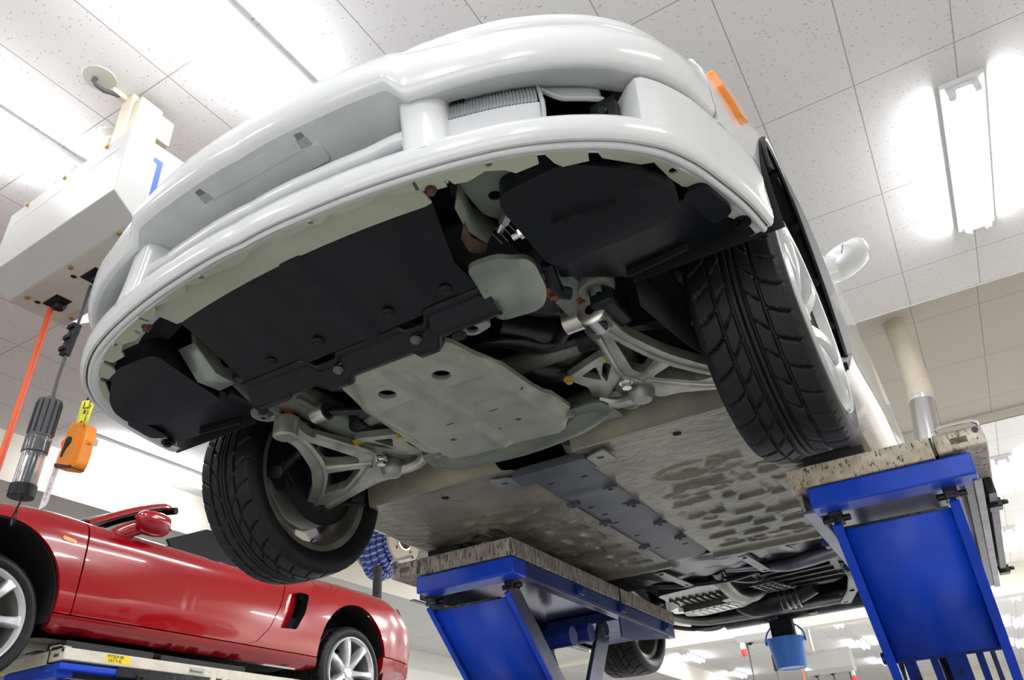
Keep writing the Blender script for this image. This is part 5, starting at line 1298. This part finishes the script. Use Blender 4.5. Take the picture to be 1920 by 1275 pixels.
for k in range(84):
    r_ = .055 if k % 2 else .047
    rows.append([(-.04 + r_ * math.cos(2 * PI * j / 14), -.17 + r_ * math.sin(2 * PI * j / 14), -.30 - .014 * k) for j in range(14)])
MB().grid(rows, True).build('hanging_hose', 'cable', rl)

# ================================================================== blue bucket hung from the tail of the white car
bk = thing('bucket', 'blue plastic bucket hanging by its handle under the white car tail', 'bucket', (-.008, 3.52, -.262))
MB().lathe([(.0, .006), (.070, .006), (.074, .0), (.080, .0), (.083, .006), (.101, .148), (.108, .150), (.109, .158), (.104, .160), (.098, .156), (.079, .012), (.0, .010)], n=40).build('pail', 'bucket', bk)
MB().lathe([(.0, .0035), (.07, .0035)], n=32).build('pail_base', 'hosering', bk)
hd2 = [(math.cos(a) * .112, 0.012 * math.sin(a), .150 + math.sin(a) * .098) for a in [math.radians(q) for q in lin(-6, 186, 25)]]
MB().tube(hd2, .0045, 8).build('bucket_handle', 'bucket', bk)
for s in (-1, 1): MB().box((s * .110, 0, .146), (.012, .022, .026)).build('handle_lug', 'bucket', bk, bevel=.003)

# ================================================================== far hanging cords and lamps
def cordthing(label, pts, r, m, parts=()):
    t = thing('hanging_cable', label, 'cable', (0, 0, 0))
    MB().tube(pts, r, 8).build('cord', m, t)
    for f in parts:
        p = Vector(pts[0]).lerp(Vector(pts[-1]), f); MB().box(p, (.05, .05, .22)).build('cord_connector', 'black', t, bevel=.01)
    return t
cordthing('thin black cable left of the bucket below the far ceiling box', [(-2.06, 10.86, 1.10), (-2.06, 10.86, -.6)], .012, 'cable')
cordthing('thin black cable with a plug passing behind the left edge of the bucket', [(-1.72, 10.86, 1.10), (-1.72, 10.86, -.6)], .012, 'cable', (.18,))
cordthing('thin red hose just right of the bucket bottom', [(-1.36, 10.86, 1.10), (-1.36, 10.86, -.6)], .012, 'orange_hose')
cordthing('first thin cable under the farthest ceiling box', [(-2.0, 15.5, 1.10), (-2.0, 15.5, -.6)], .014, 'cable')
cordthing('middle thin cable under the farthest ceiling box', [(-1.7, 15.5, 1.10), (-1.7, 15.5, -.6)], .014, 'cable')
cordthing('last thin cable under the farthest ceiling box', [(-1.4, 15.5, 1.10), (-1.4, 15.5, -.6)], .014, 'cable')
def redlamp(label, p):
    t = thing('signal_lamp', label, 'lamp', p)
    MB().lathe([(.0, 0), (.035, 0), (.038, -.08), (.03, -.10)], n=16).build('lamp_base', 'wallg', t)
    MB().lathe([(.036, -.09), (.040, -.13), (.034, -.18), (.0, -.195)], n=16).build('lamp_dome', 'redlamp', t)
redlamp('small red signal lamp at the left end of the far ceiling box', (-2.10, 10.75, 1.107))
redlamp('small red signal lamp at the right end of the farthest ceiling box', (-1.33, 15.4, 1.107))
du = thing('air_duct', 'silver air duct end beside the right lift sheet, far back', 'duct', (-.75, 21.0, .95))
MB().tube([(-.75, 0, 0), (.25, 0, 0), (.45, 0, -.05)], .33, 24).build('duct_body', 'duct', du)
for x in (-.5, .0): MB().lathe([(.33, -.03), (.36, 0), (.33, .03)], (x, 0, 0), 'x', n=24).build('duct_band', 'duct', du)
MB().tube([(.45, 0, -.05), (.75, 0, -.4), (.95, 0, -1.3), (1.0, 0, -2.2)], .25, 18, sub=5).build('hanging_duct', 'duct', du)

# moulded code on the black housing at the right
text_mesh('moulded_text', '80190-SL0', .030, 'dark', car, lambda u, v, w_: (.515 + u * .985 + v * .05, -.262 + u * .10 - v * .98, .0272 - w_), ext=.0006)
# ================================================================== stand everything on the workshop floor at z = 0
for o in list(bpy.data.objects):
    if o.parent is None: o.location.z += ZF
